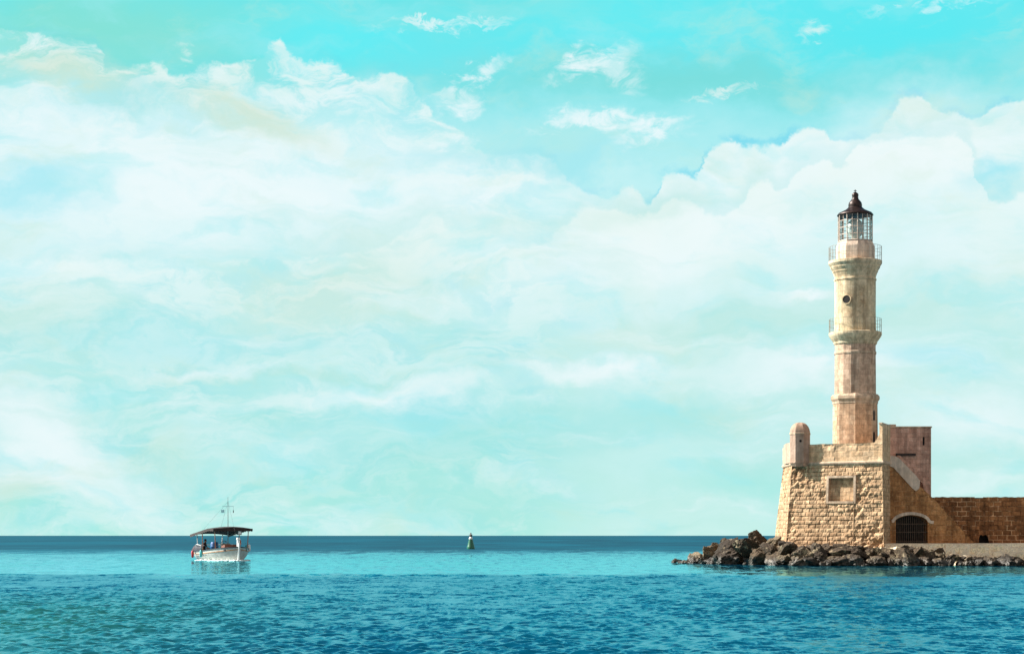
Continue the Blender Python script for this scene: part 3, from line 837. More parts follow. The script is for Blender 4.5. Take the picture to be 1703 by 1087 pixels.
mb = MB(); mb.tube([(TX, TY, tz(320)), (TX, TY, tz(315.5))], .03, 6); mb.tube([(TX - .1, TY, tz(317.3)), (TX + .1, TY, tz(317.3))], .025, 6)
mb.build('finial', M['iron'], rf)

# ------------------------------------------------------------------ gate wall with stair, turret, curtain wall
YW = 129.0
gw = thing('gate_wall', (X(1540, YW), YW + .8, 1.43), 'shaded sandstone wall with barred arched gate and a stair running down its right end', 'wall')
xa, xb = X(1476, YW), X(1622, YW); W_ = xb - xa
slope_pts = [(1476, 762), (1492, 772), (1556, 832), (1622, 904)]
def top_at(x):
    px = CX + x * F / YW
    for (p, q) in zip(slope_pts, slope_pts[1:]):
        if px <= q[0]: return Z(p[1] + (q[1] - p[1]) * (px - p[0]) / (q[0] - p[0]), YW)
    return Z(904, YW)
def fr_s(px): return (X(px, YW) - xa) / W_
gl_, gr_ = fr_s(1487), fr_s(1543)
zq = 1.43
def arch(s):
    f = (s - gl_) / (gr_ - gl_); f = max(0, min(1, f))
    return Z(869, YW) + .50 * math.sqrt(max(0, 1 - (2 * f - 1) ** 2)) ** 1.2
mb = MB()
kw = dict(du=.07, dv=.07, groove=.03, block=.02, erode=.035, bw=.72)
a_, b_2 = (xa, YW), (xb, YW)
hi = lambda s: max(top_at(xa + s * W_), zq - .3)
wall(mb, a_, b_2, a_, b_2, 0, gl_, lambda s: zq - .4, hi, zq, 8, **kw)
wall(mb, a_, b_2, a_, b_2, gl_, gr_, arch, hi, zq, 8, **kw)
wall(mb, a_, b_2, a_, b_2, gr_, 1, lambda s: zq - .4, hi, zq, 8, **kw)
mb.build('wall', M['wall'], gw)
# gateway: reveals, hood mould, dark passage, bars
mb = MB(); gx0, gx1 = X(1487, YW), X(1543, YW); dpt = 1.2
ns = 16; ar = []
for i in range(ns + 1):
    s = gl_ + (gr_ - gl_) * i / ns; ar.append((xa + s * W_, arch(s)))
out = [(gx0, zq - .35)] + ar + [(gx1, zq - .35)]
for (p, q) in zip(out, out[1:]):
    mb.face([(p[0], YW, p[1]), (q[0], YW, q[1]), (q[0], YW + dpt, q[1]), (p[0], YW + dpt, p[1])])
gate = mb.build('gateway', M['wall'], gw)
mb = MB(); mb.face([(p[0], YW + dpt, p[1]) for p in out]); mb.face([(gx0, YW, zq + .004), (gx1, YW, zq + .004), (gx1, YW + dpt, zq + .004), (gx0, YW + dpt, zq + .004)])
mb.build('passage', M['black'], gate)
mb = MB()
for i in range(1, 16):
    x_ = gx0 + (gx1 - gx0) * i / 16; s = (x_ - xa) / W_
    mb.tube([(x_, YW + .14, zq), (x_, YW + .14, arch(s))], .022, 6)
for z_ in (zq + .12, zq + .75, zq + 1.3): mb.tube([(gx0, YW + .14, z_), (gx1, YW + .14, z_)], .028, 6)
mb.build('bars', M['gate'], gate)
mb = MB(); hood = [(gx0 - .16, ar[0][1] - .02)] + [(x_, z_) for x_, z_ in ar] + [(gx1 + .16, ar[-1][1] - .08), (gx1 + .36, ar[-1][1] - .10)]
hp = []
for i, p in enumerate(hood):
    d = Vector(hood[min(i + 1, len(hood) - 1)]) - Vector(hood[max(i - 1, 0)]); d.normalize(); nn = Vector((-d.y, d.x))
    hp.append((Vector(p) + nn * .04, Vector(p) + nn * .24))
for (p, q) in zip(hp, hp[1:]):
    f = YW - .10; b2 = YW + .02
    mb.face([(p[0].x, f, p[0].y), (q[0].x, f, q[0].y), (q[1].x, f, q[1].y), (p[1].x, f, p[1].y)])
    mb.face([(p[1].x, f, p[1].y), (q[1].x, f, q[1].y), (q[1].x, b2, q[1].y), (p[1].x, b2, p[1].y)])
    mb.face([(p[0].x, b2, p[0].y), (q[0].x, b2, q[0].y), (q[0].x, f, q[0].y), (p[0].x, f, p[0].y)])
for p, sgn in ((hp[0], 1), (hp[-1], -1)):
    w4 = [(p[0].x, f, p[0].y), (p[1].x, f, p[1].y), (p[1].x, b2, p[1].y), (p[0].x, b2, p[0].y)]
    mb.face(w4[::sgn])
mb.build('hood_mould', M['pale'], gate)
# stair: solid steps behind the wall face
mb = MB(); nst = 24; ys0, ys1 = YW + .02, YW + 2.0
for i in range(nst):
    x0 = X(1490, YW) + (xb - X(1490, YW)) * i / nst; x1 = X(1490, YW) + (xb - X(1490, YW)) * (i + 1) / nst
    zt_ = top_at(x1 - .001)
    zb_ = zq - .3 if x0 > gx1 or x1 < gx0 else Z(850, YW)
    mb.box(((x0 + x1) / 2, (ys0 + ys1) / 2, (zb_ + zt_) / 2), (x1 - x0, ys1 - ys0, zt_ - zb_))
x0 = xa
mb.box(((xa + X(1490, YW)) / 2, (ys0 + ys1) / 2, (zq - .3 + top_at(xa + .3)) / 2 - .03), (X(1490, YW) - xa, ys1 - ys0, top_at(xa + .3) - zq + .3))
mb.build('steps', M['wall'], gw)
# plastered stair parapet
def pxpoly(pts, Y): return [(X(a, Y), Y, Z(b, Y)) for a, b in pts]
mb = MB(); poly = [(1477, 757), (1477, 773), (1486, 777), (1517, 811), (1523, 816), (1529, 812), (1530, 799), (1524, 791), (1495, 761), (1489, 758)]
mb.prism(pxpoly(poly, YW - .06), (0, .34, 0)); mb.build('stair_parapet', M['pale'], gw)
mb = MB(); poly = [(1493, 757), (1493, 764), (1534, 803), (1540, 832), (1549, 832), (1546, 806), (1541, 799), (1497, 757)]
mb.prism(pxpoly(poly, YW + 1.75), (0, .3, 0)); mb.build('stair_parapet', M['turret'], gw)

# turret behind the stair
YT = 131.3
tu = thing('turret', (X(1513, YT), YT + 1.4, 1.43), 'square shaded ashlar turret rising behind the stair, right of the lighthouse', 'tower')
tx0, tx1 = X(1478, YT), X(1548.5, YT); ztu = Z(711, YT)
mb = MB(); kw = dict(du=.08, dv=.08, groove=.012, block=.006, erode=.015, rh=.30)
slx0, slx1, slz0, slz1 = X(1534.5, YT), X(1537.5, YT), Z(740, YT), Z(726, YT)
s0_, s1_ = (slx0 - tx0) / (tx1 - tx0), (slx1 - tx0) / (tx1 - tx0)
zlo = 1.0
for (a, b, lo, hi2) in ((0, s0_, zlo, ztu), (s1_, 1, zlo, ztu), (s0_, s1_, zlo, slz0), (s0_, s1_, slz1, ztu)):
    wall(mb, (tx0, YT), (tx1, YT), (tx0, YT), (tx1, YT), a, b, lambda s: lo, lambda s: hi2, zlo, ztu, **kw)
tw = 3.0
mb.face([(tx1, YT, zlo), (tx1, YT + tw, zlo), (tx1, YT + tw, ztu), (tx1, YT, ztu)])
mb.face([(tx0, YT + tw, zlo), (tx0, YT, zlo), (tx0, YT, ztu), (tx0, YT + tw, ztu)])
mb.face([(tx1, YT + tw, zlo), (tx0, YT + tw, zlo), (tx0, YT + tw, ztu), (tx1, YT + tw, ztu)])
mb.face([(tx0, YT, ztu), (tx1, YT, ztu), (tx1, YT + tw, ztu), (tx0, YT + tw, ztu)])
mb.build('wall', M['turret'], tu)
mb = MB(); mb.box(((slx0 + slx1) / 2, YT + .25, (slz0 + slz1) / 2), (slx1 - slx0 + .02, .3, slz1 - slz0 + .02)); mb.build('slit_window', M['black'], tu)
mb = MB(); mb.box(((tx0 + tx1) / 2, YT + tw / 2, ztu + .05), (tx1 - tx0 + .10, tw + .10, .10)); mb.box((tx0 + .25, YT + .25, ztu + .17), (.5, .5, .14)); mb.build('coping', M['trim'], tu)
mb = MB(); mb.box((X(1506, YT), YT - .06, Z(755.5, YT)), (X(1523, YT) - X(1490, YT), .14, .16)); mb.build('dark_strip', M['iron'], tu)  # thin dark strip standing out across the turret face

# curtain wall running off to the right
YC = 131.6
cw = thing('curtain_wall', (X(1640, YC), YC + .6, 1.43), 'long low harbour wall of dark brown blocks with pale mortar at right', 'wall')
cx0, cx1 = X(1540, YC), X(1860, YC); zc1 = Z(826, YC)
mb = MB()
hs = [(X(1628, YC) - cx0) / (cx1 - cx0), (X(1645, YC) - cx0) / (cx1 - cx0)]
kw = dict(du=.075, dv=.07, groove=.04, block=.03, erode=.05, bw=.62)
hi3 = lambda s: zc1 + .05 * mnoise.noise(Vector((s * 40, 0, 0))) - (.10 if abs(s * (cx1 - cx0) - (X(1628, YC) - cx0)) < .3 else 0)
lo3 = lambda s: zq - .3
def hole(s):
    f = (s - hs[0]) / (hs[1] - hs[0]); return zq + .12 + .45 * max(0, 1 - (2 * f - .9) ** 2) ** .4 + .07 * math.sin(f * 11)
wall(mb, (cx0, YC), (cx1, YC), (cx0, YC), (cx1, YC), 0, hs[0], lo3, hi3, 0, 5, **kw)
wall(mb, (cx0, YC), (cx1, YC), (cx0, YC), (cx1, YC), hs[0], hs[1], hole, hi3, 0, 5, **kw)
wall(mb, (cx0, YC), (cx1, YC), (cx0, YC), (cx1, YC), hs[1], 1, lo3, hi3, 0, 5, **kw)
mb.face([(cx0, YC + .05, zc1 - .06), (cx1, YC + .05, zc1 - .06), (cx1, YC + 1.3, zc1 - .02), (cx0, YC + 1.3, zc1 - .02)])
mb.face([(cx1, YC + 1.3, 1), (cx0, YC + 1.3, 1), (cx0, YC + 1.3, zc1 - .02), (cx1, YC + 1.3, zc1 - .02)])
ce = X(2700, YC)
wall(mb, (cx1, YC), (ce, YC), (cx1, YC), (ce, YC), 0, 1, lo3, lambda s: zc1, 0, 5, du=.2, dv=.16, groove=.04, block=.03, erode=.05, bw=.62)
mb.face([(cx1, YC + .05, zc1 - .06), (ce, YC + .05, zc1 - .06), (ce, YC + 1.3, zc1 - .02), (cx1, YC + 1.3, zc1 - .02)])
mb.face([(ce, YC + 1.3, 1), (cx1, YC + 1.3, 1), (cx1, YC + 1.3, zc1 - .02), (ce, YC + 1.3, zc1 - .02)])
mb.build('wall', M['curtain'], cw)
mb = MB(); hx = [cx0 + h * (cx1 - cx0) for h in hs]; pts = [(hx[0], zq - .3)] + [(hx[0] + (hx[1] - hx[0]) * i / 12, hole(hs[0] + (hs[1] - hs[0]) * i / 12)) for i in range(13)] + [(hx[1], zq - .3)]
for (p, q) in zip(pts, pts[1:]): mb.face([(p[0], YC, p[1]), (q[0], YC, q[1]), (q[0], YC + .6, q[1]), (p[0], YC + .6, p[1])])
mb.face([(p[0], YC + .6, p[1]) for p in pts])
mb.build('black_recess', M['black'], cw)  # low irregular recess, every face flat black

# ------------------------------------------------------------------ quay and breakwater core
mb = MB(); nx = 420; xq0, xq1 = X(1462, 125), X(2750, 125)
prof = [(124.2, -.6), (124.5, .35), (124.9, .62), (125.3, .85), (125.6, 1.08), (125.9, 1.25), (126.2, 1.40), (126.5, 1.43), (127.2, 1.43), (129, 1.43), (134, 1.43)]
P, UV = [], []
for (y_, z_) in prof:
    r_, u_ = [], []
    for i in range(nx + 1):
        x_ = xq0 + (xq1 - xq0) * i / nx
        q = Vector((x_, y_ * 1.4, z_ * 2)); d = mnoise.fractal(q * 1.1, 1, 2, 5)
        k = 0 if y_ > 127 else (.06 if y_ > 126.1 else .42)
        r_.append((x_, y_ - d * k * 1.2, z_ + d * k * .5)); u_.append((x_, y_))
    P.append(r_); UV.append(u_)
mb.grid(P, UV, smooth=False)
qo = mb.build('quay', M['quay'], None, (xq0, 127, 0)); tag(qo, 'pale rough quay edge below the gate and harbour wall', 'quay', kind='structure')
# mound below the boulders
mb = MB()
def crest(px):   # top of the heap in the photo, as (px, py)
    pts = [(1105, 938), (1130, 931), (1160, 914), (1185, 903), (1215, 893), (1262, 888), (1290, 893), (1340, 905), (1400, 902), (1470, 908), (1550, 912), (1640, 921), (1720, 924), (1900, 924)]
    for p, q in zip(pts, pts[1:]):
        if px <= q[0]: return p[1] + (q[1] - p[1]) * (px - p[0]) / (q[0] - p[0])
    return 924
def front_y(px):  # distance of the waterline
    pts = [(1100, 139), (1130, 136), (1200, 130), (1290, 125), (1360, 123.5), (1480, 123), (1900, 123.0)]
    for p, q in zip(pts, pts[1:]):
        if px <= q[0]: return p[1] + (q[1] - p[1]) * (px - p[0]) / (q[0] - p[0])
    return 123
P, UV = [], []
for j in range(13):
    r_, u_ = [], []
    for i in range(120):
        px = 1112 + (1880 - 1112) * i / 119
        yf = front_y(px); back = min(max(2.4, (px - 1110) / 22), 6)
        zc_ = max(.0, Z(crest(px) + 9, yf + back * .6)); 
        f = j / 12
        y_ = yf + .5 + f * (back + 3.5)
        z_ = -.5 + (zc_ + .45) * min(1, f * 2.1) - (max(0, f - .6) * 4.0 if px < 1290 else 0)
        d = mnoise.noise(Vector((px * .05, y_ * 1.2, 3)))
        r_.append((X(px, y_), y_, z_ + .12 * d)); u_.append((px * .04, y_))
    P.append(r_); UV.append(u_)
mb.grid(P, UV, smooth=False)
bo = mb.build('breakwater', M['rock'], None, (X(1300, 128), 128, 0)); tag(bo, 'dark rubble mound under the boulders at the foot of the bastion', 'breakwater', kind='structure')

# ------------------------------------------------------------------ boulders
def rock_mesh(seed, cuts=15, sub=5):
    rng = random.Random(seed)
    bm = bmesh.new(); bmesh.ops.create_icosphere(bm, subdivisions=sub, radius=1.0)
    pl = []
    for _ in range(cuts):
        d = Vector((rng.gauss(0, 1), rng.gauss(0, 1), rng.gauss(0, .9))).normalized(); pl.append((d, rng.uniform(.42, .82)))
    off = Vector((rng.uniform(0, 50), rng.uniform(0, 50), rng.uniform(0, 50)))
    for v in bm.verts:
        p = v.co.copy()
        p += .22 * mnoise.noise_vector(p * .9 + off)
        for d, k in pl:
            h = p.dot(d)
            if h > k: p -= d * (h - k) * .97
        n = p.normalized()
        r = 1 - abs(mnoise.noise(p * 2.1 + off)) * 2
        p += n * (.11 * mnoise.fractal(p * 2.2 + off, .9, 2, 5) - .13 * max(0, r - .55) + .05 * mnoise.noise(p * 7 + off) + .03 * mnoise.noise(p * 15 + off))
        v.co = p
    me = bpy.data.meshes.new('boulder'); bm.to_mesh(me); bm.free()
    for p in me.polygons: p.use_smooth = True
    me.set_sharp_from_angle(angle=R(28))
    me.materials.append(M['rock'])
    return me
ROCKS = [rock_mesh(100 + i, 11 + i % 6) for i in range(14)]
rr = random.Random(12)
_unit = ['first', 'second', 'third', 'fourth', 'fifth', 'sixth', 'seventh', 'eighth', 'ninth']
ORD = _unit + ['tenth', 'eleventh', 'twelfth', 'thirteenth', 'fourteenth', 'fifteenth', 'sixteenth', 'seventeenth', 'eighteenth', 'nineteenth']
for t_, e_ in (('twenty', 'twentieth'), ('thirty', 'thirtieth'), ('forty', 'fortieth'), ('fifty', 'fiftieth'), ('sixty', 'sixtieth')): ORD += [e_] + [t_ + '-' + u_ for u_ in _unit]
def zone(px):
    for lim, w in ((1185, 'at the breakwater tip'), (1290, 'left of the bastion'), (1375, 'under the sentry box'), (1475, 'under the square niche'),
                   (1560, 'below the barred gate'), (1640, 'below the stair foot')):
        if px < lim: return w
    return 'below the harbour wall'
rows = {'water': [], 'middle': [], 'top': [], 'chips': []}
# front row at the waterline
px = 1122.0
while px < 1740:
    yf = front_y(px)
    s = (.32 if px < 1150 else .55 if px < 1180 else rr.choice((.36, .5, .62, .8, 1.0, 1.3) if px < 1520 else (.36, .5, .65, .85)) * rr.uniform(.9, 1.12))
    if px > 1590: s *= .7
    rows['water'].append((px, yf + rr.uniform(-.1, .5) + s * .3, .02 + s * .24, s))
    px += s * 24 * rr.uniform(.85, 1.35)
px = 1150.0
while px < 1735:
    yf = front_y(px) + 1.3; cz = Z(crest(px), yf); s = min(rr.choice((.4, .6, .8, 1.0)) * rr.uniform(.9, 1.1), max(.28, cz * .62))
    if px > 1540: s *= .68
    zc_ = min(cz - s * .25, max(.35, cz * .55))
    rows['middle'].append((px, yf + rr.uniform(-.3, .4), zc_, s))
    px += s * 24 * rr.uniform(.9, 1.5)
px = 1178.0
while px < 1575:
    yf = front_y(px) + (2.4 if px > 1300 else 3.0); cz = Z(crest(px), yf); s = rr.choice((.36, .5, .68, .85)) * rr.uniform(.9, 1.1) * (.7 if px > 1450 else 1.0)
    rows['top'].append((px, yf + rr.uniform(-.3, .2), cz - s * .62, s))
    px += s * 24 * rr.uniform(1.0, 1.6)
px = 1140.0
while px < 1735:
    yf = front_y(px); s = rr.uniform(.14, .27); f = rr.random() ** 1.5
    cz = Z(crest(px), yf + 1.5)
    rows['chips'].append((px, yf - .25 + f * 1.6, .04 + f * max(0, cz - .25), s))
    px += rr.uniform(7, 20)
WORD = {'chips': 'rubble run', 'water': 'waterline row', 'middle': 'middle row', 'top': 'crest row'}
allw = []
for key, lst in rows.items():
    for i, (px, y_, z_, s) in enumerate(lst):
        o = bpy.data.objects.new('boulder', rr.choice(ROCKS)); C.objects.link(o)
        o.location = (X(px, y_), y_, z_)
        sx1, sy1, sz1 = s * rr.uniform(.95, 1.6), s * rr.uniform(.8, 1.2), s * rr.uniform(.48, .85)
        o.scale = (sx1, sy1, sz1)
        o.rotation_euler = (rr.uniform(-.6, .6), rr.uniform(-.6, .6), rr.uniform(0, 6.28))
        size = 'tiny' if key == 'chips' else 'small' if s < .5 else 'large' if s > .78 else 'medium-sized'
        shape = 'low flat' if sz1 / sx1 < .55 else 'angular'
        tag(o, (f'tiny stone' if key == 'chips' else f'{size} {shape} boulder') + f' {zone(px)}, {ORD[min(i, len(ORD) - 1)]} from the left in the {WORD[key]}', 'boulder', 'boulders along the foot of the fort')

# ------------------------------------------------------------------ buoy
by = EYE * F / 22.5; bx = X(783, by); bm_ = by / F
bu = thing('buoy', (bx, by, 0), 'small green conical channel buoy with dark topmark floating on the open sea', 'buoy')
m, g, b = new_mat('buoy_paint'); tc = g.node('ShaderNodeTexCoord').outputs['Object']
n = g.noise(tc, 3, 5, .6); g.put(b.inputs['Base Color'], g.mix(g.smooth(n, .5, .75), (.004, .13, .07), (.02, .09, .05))); b.inputs['Roughness'].default_value = .4
M['buoy'] = m
mb = MB(); mb.lathe((bx, by, 0), [(5.6 * bm_, -.3), (6.6 * bm_, .0), (6.6 * bm_, .30), (5.9 * bm_, .42), (4.6 * bm_, .9), (3.0 * bm_, 1.45), (2.2 * bm_, 1.75), (1.7 * bm_, 1.80)], 24, 0, smooth=True); mb.build('body', M['buoy'], bu)
mb = MB(); mb.lathe((bx, by, 0), [(3.1 * bm_, 1.42), (3.3 * bm_, 1.46), (2.5 * bm_, 1.74), (2.1 * bm_, 1.76)], 24, 0, smooth=True); mb.build('highlight_band', simple_mat('buoy_highlight', (.75, .75, .70), .5), bu)  # white band painting the sunlit highlight on the upper cone
mb = MB(); mb.lathe((bx, by, 0), [(1.5 * bm_, 1.78), (2.3 * bm_, 1.92), (2.3 * bm_, 2.02), (1.1 * bm_, 2.06), (1.1 * bm_, 2.30), (.4 * bm_, 2.36)], 16, 0, smooth=True)
mb.tube([(bx - 3.6 * bm_, by, 2.06), (bx + 3.6 * bm_, by, 2.06)], .03, 6); mb.build('topmark', M['iron'], bu)

# ------------------------------------------------------------------ boat
AL = R(25.0); LB = 8.2; HB = 1.62
hd = Vector((math.sin(AL), -math.cos(AL), 0))
bow = Vector((X(395.5, 146), 146.0, 0)); org = bow - hd * (LB / 2 - .15)
BRZ = math.atan2(hd.y, hd.x)
boat = thing('boat', org, 'white wooden excursion boat with dark canopy and thin mast motoring towards the harbour', 'boat', rz=BRZ)
_parent_mb_build = MB.build
def bbuild(mb, name, mat, parent=None):
    """part in the boat's own coordinates: x forward, y to port, z up"""
    ob = MB.build(mb, name, mat, None, (0, 0, 0)); ob.parent = parent or boat; return ob
paint = simple_mat('boat_white_paint', (.44, .42, .385), .45, 0, .16, 3, .1)
trimb = simple_mat('boat_orange_trim', (.42, .17, .05), .5, 0, .3, 6)
dark = simple_mat('boat_dark_trim', (.035, .035, .045), .5, 0, .3)
canv = simple_mat('canopy_cloth', (.018, .015, .015), .85, 0, .35, 3, .2)
deckm = simple_mat('deck_wood', (.20, .11, .06), .7, 0, .3, 5, .2)
white = simple_mat('bright_white_paint', (.80, .80, .78), .4, 0, .08)
turq = simple_mat('turquoise_paint', (.08, .48, .50), .5, 0, .15)
def hb(t):      # half breadth at the gunwale, t 0 stern .. 1 stem
    return HB * (min(1, .74 + .9 * t) if t < .3 else 1.0) * (1 - max(0, (t - .52) / .48) ** 2.6) ** .8 if t < .999 else .02
def sheer(t): return .72 + .40 * max(0, t - .25) ** 1.7 * 1.55 + .08 * max(0, .25 - t)
def keel(t): return -.45 + .35 * max(0, (t - .8) / .2) ** 2 
def sect(t, f):
    """point on the hull skin, f 0 keel .. 1 gunwale"""
    w = hb(t); zk, zs_ = keel(t), sheer(t)
    full = .55 + .45 * (1 - max(0, (t - .55) / .45))
    y_ = w * (1 - max(0, 1 - f) ** (1.2 + 1.6 * full)) 
    xx = -LB / 2 + LB * t + (.30 * (f - .4) * max(0, (t - .85) / .15))
    return Vector((xx, max(.012, y_), zk + (zs_ - zk) * f))
TS = [i / 40 for i in range(40)] + [.985, 1.0]; FS = [i / 14 for i in range(15)]
def skin(side, f0=0.0, f1=1.0, out=0.0, n=14):
    P, UV = [], []
    for i in range(n + 1):
        f = f0 + (f1 - f0) * i / n; r_ = []
        for t in TS:
            p = sect(t, f); p.y += out
            r_.append((p.x, p.y * side, p.z))
        P.append(r_[::-1] if side > 0 else r_); UV.append([(t * 8, f) for t in TS])
    return P, UV
mb = MB()
for sd in (1, -1): mb.grid(*skin(sd))
st = [sect(0, f) for f in FS]
mb.face([(p.x, p.y, p.z) for p in st][::-1] + [(p.x, -p.y, p.z) for p in st])
bbuild(mb, 'hull', paint)
for f0, f1, mt, nm, o_ in ((.80, .845, trimb, 'rub_rail', .03), (.955, 1.02, dark, 'gunwale', .035)):
    mb = MB()
    for sd in (1, -1):
        P, UV = skin(sd, f0, f1, o_, 2); mb.grid(P, UV)
        P1, _ = skin(sd, f1, f1, o_, 1); P2, _ = skin(sd, f1, f1, -.10, 1); mb.grid([P1[0], P2[0]], [UV[0], UV[0]])
        P1, _ = skin(sd, f0, f0, o_, 1); P2, _ = skin(sd, f0, f0, -.02, 1); mb.grid([P2[0], P1[0]], [UV[0], UV[0]])
    bbuild(mb, nm, mt)
mb = MB()
for i in range(len(TS) - 1):
    a, b_ = sect(TS[i], .93), sect(TS[i + 1], .93)
    if TS[i] < .60: a.z -= .28; b_.z -= .28
    mb.face([(a.x, -a.y + .03, a.z), (b_.x, -b_.y + .03, b_.z), (b_.x, b_.y - .03, b_.z), (a.x, a.y - .03, a.z)])
bbuild(mb, 'deck', deckm)
# stem post rising above the bow
mb = MB(); xs_ = LB / 2
mb.prism([(xs_ - .14, -.06, -.35), (xs_ + .06, -.06, -.1), (xs_ + .26, -.06, 1.10), (xs_ + .28, -.06, 1.36), (xs_ + .06, -.06, 1.36), (xs_ + .02, -.06, 1.1)], (0, .12, 0))
bbuild(mb, 'stem', white)
mb = MB(); mb.box((xs_ - .05, 0, 1.36), (.17, .17, .58)); mb.box((xs_ - .05, 0, 1.72), (.24, .24, .16), 0, .25)
bbuild(mb, 'bow_post', white)
for sd in (1, -1):
    p = sect(.90, .87); q = sect(.915, .87); nrm = Vector((.35, 1, 0)).normalized()
    c = Vector((p.x, p.y * sd, p.z)); n_ = Vector((nrm.x, nrm.y * sd, 0))
    mb = MB(); mb.tube([c - n_ * .04, c + n_ * .045], .085, 12); bbuild(mb, 'hawse_eye', dark)
# canopy on posts
def can_z(x): 
    f = (x + 3.9) / 6.6; return 2.02 + .48 * min(1, f * 1.25) - .10 * max(0, f - .75) 
P, UV = [], []; Pl = []
for j in range(13):
    y_ = -1.55 + 3.1 * j / 12; r_ = []; r2 = []
    for i in range(25):
        x_ = -3.9 + 6.6 * i / 24; sag = .03 * math.cos(i * PI / 3)
        z_ = can_z(x_) + .13 * (1 - (y_ / 1.55) ** 2) - sag
        r_.append((x_, y_, z_)); r2.append((x_, y_, z_ - .035))
    P.append(r_); Pl.append(r2); UV.append([(i * .3, j * .3) for i in range(25)])
mb = MB(); mb.grid(P[::-1], UV); mb.grid(Pl, UV)
for rows_ in ((P[0], Pl[0]), (Pl[-1], P[-1])): mb.grid([rows_[1], rows_[0]], [UV[0], UV[0]])
for c_ in (0, 24):
    A_ = [r[c_] for r in P]; B_ = [r[c_] for r in Pl]; mb.grid([A_, B_] if c_ == 0 else [B_, A_], [[(0, 0)] * 13] * 2)
can = bbuild(mb, 'canopy', canv)
mb = MB()
for sd in (-1, 1):   # hanging valance
    for i in range(24):
        x0, x1 = -3.9 + 6.6 * i / 24, -3.9 + 6.6 * (i + 1) / 24
        d0, d1 = .17 + .05 * (i % 2), .17 + .05 * ((i + 1) % 2)
        mb.prism([(x0, 1.56 * sd, can_z(x0) - d0), (x1, 1.56 * sd, can_z(x1) - d1), (x1, 1.56 * sd, can_z(x1) + .01), (x0, 1.56 * sd, can_z(x0) + .01)], (0, .012 * sd, 0))
mb.prism([(2.71, -1.55, can_z(2.7) - .18), (2.71, 1.55, can_z(2.7) - .18), (2.71, 1.55, can_z(2.7)), (2.71, 0, can_z(2.7) + .13), (2.71, -1.55, can_z(2.7))], (.012, 0, 0))
bbuild(mb, 'valance', simple_mat('valance_cloth', (.030, .017, .015), .85, 0, .4, 4), can)
for x_, yy in ((-3.7, .95), (-.6, 1.45), (2.3, 1.25)):
    for sd in (-1, 1):
        mb = MB(); mb.tube([(x_, yy * sd, .5), (x_, min(1.5, yy + .1) * sd, can_z(x_) + .02)], .035, 8)
        bbuild(mb, 'canopy_post', white if x_ < -3 else simple_mat('varnished_post', (.30, .12, .06), .4))
for sd in (-1, 1):   # stern rail
    mb = MB(); pts = [(-3.95 + .35 * i, (1.05 + .4 * min(1, i / 4)) * sd, 1.22 - .03 * math.sin(i)) for i in range(9)]
    mb.tube(pts, .022, 6)
    for i in (0, 4, 8): mb.tube([pts[i], (pts[i][0], pts[i][1], .66)], .02, 6)
    bbuild(mb, 'side_rail', white)
mb = MB(); mb.tube([(-3.95, -1.05, 1.22), (-3.95, 1.05, 1.22)], .022, 6); bbuild(mb, 'stern_rail', white)
mb = MB(); P, UV = [], []
for j in range(7):
    r_, u_ = [], []
    for i in range(15):
        x_ = -3.3 + 2.5 * i / 14; dz = .26 * (1 if j < 1 else 0) 
        z_ = 1.20 - .085 * j + .03 * math.sin(i * 1.3 + j) - .05 * math.sin(i * .45)
        y_ = -(1.30 + .30 * min(1, j / 3.5) + .03 * math.sin(i * 2.1 + j * 1.7))
        r_.append((x_, y_, z_)); u_.append((i, j))
    P.append(r_); UV.append(u_)
mb.grid(P, UV); mb.grid([[(x, y + .04, z) for x, y, z in r][::-1] for r in P], UV)
bbuild(mb, 'side_tarpaulin', simple_mat('tarpaulin_cloth', (.008, .010, .022), .8, 0, .4, 4))
# wheelhouse console and helm, engine box, forward hatch
mb = MB(); mb.box((-.55, .35, .86), (.5, .75, .95), 0, .12); bbuild(mb, 'console', simple_mat('console_paint', (.42, .40, .36), .5))
mb = MB(); mb.tube([(-.88, .35 + .26 * math.cos(a * PI / 8), 1.28 + .26 * math.sin(a * PI / 8)) for a in range(17)], .022, 6)
for a in range(3): mb.tube([(-.88, .35 - .26 * math.cos(a * PI / 3), 1.28 - .26 * math.sin(a * PI / 3)), (-.88, .35 + .26 * math.cos(a * PI / 3), 1.28 + .26 * math.sin(a * PI / 3))], .014, 5)
mb.tube([(-.88, .35, 1.28), (-.78, .35, 1.22)], .03, 6)
bbuild(mb, 'helm_wheel', deckm)
mb = MB(); mb.box((1.75, 0, 1.05), (1.0, 1.1, .42), 0, .1); bbuild(mb, 'hatch', simple_mat('hatch_wood', (.16, .055, .035), .6))
for sd in (-1, 1):
    mb = MB(); mb.box((-2.2, 1.08 * sd, .66), (2.4, .42, .34)); mb.box((-2.2, 1.30 * sd, .93), (2.4, .06, .24)); bbuild(mb, 'bench', deckm)
mb = MB(); mb.tube([(1.35, 0, .8), (1.35, 0, 3.4), (1.33, 0, 4.95)], .035, 8, .012); mast = bbuild(mb, 'mast', simple_mat('mast_metal', (.16, .15, .15), .4))
mb = MB(); mb.tube([(1.35, -.45, 4.22), (1.35, .45, 4.22)], .014, 6); bbuild(mb, 'crosstree', simple_mat('spar_metal', (.15, .28, .36), .4), mast)
mb = MB(); 
for i in range(5):
    mb.prism([(1.35 + .02 * math.sin(i), -.50 + .055 * i - .06, 3.72), (1.35 + .02 * math.sin(i + 1), -.50 + .055 * (i + 1) - .06, 3.72), (1.35 + .02 * math.sin(i + 1), -.50 + .055 * (i + 1) - .06, 3.95), (1.35 + .02 * math.sin(i), -.50 + .055 * i - .06, 3.95)], (.006, 0, 0))
mb.tube([(1.35, -.43, 3.7), (1.35, -.43, 4.22)], .006, 4)
bbuild(mb, 'pennant', simple_mat('pennant_cloth', (.45, .75, .80), .8), mast)
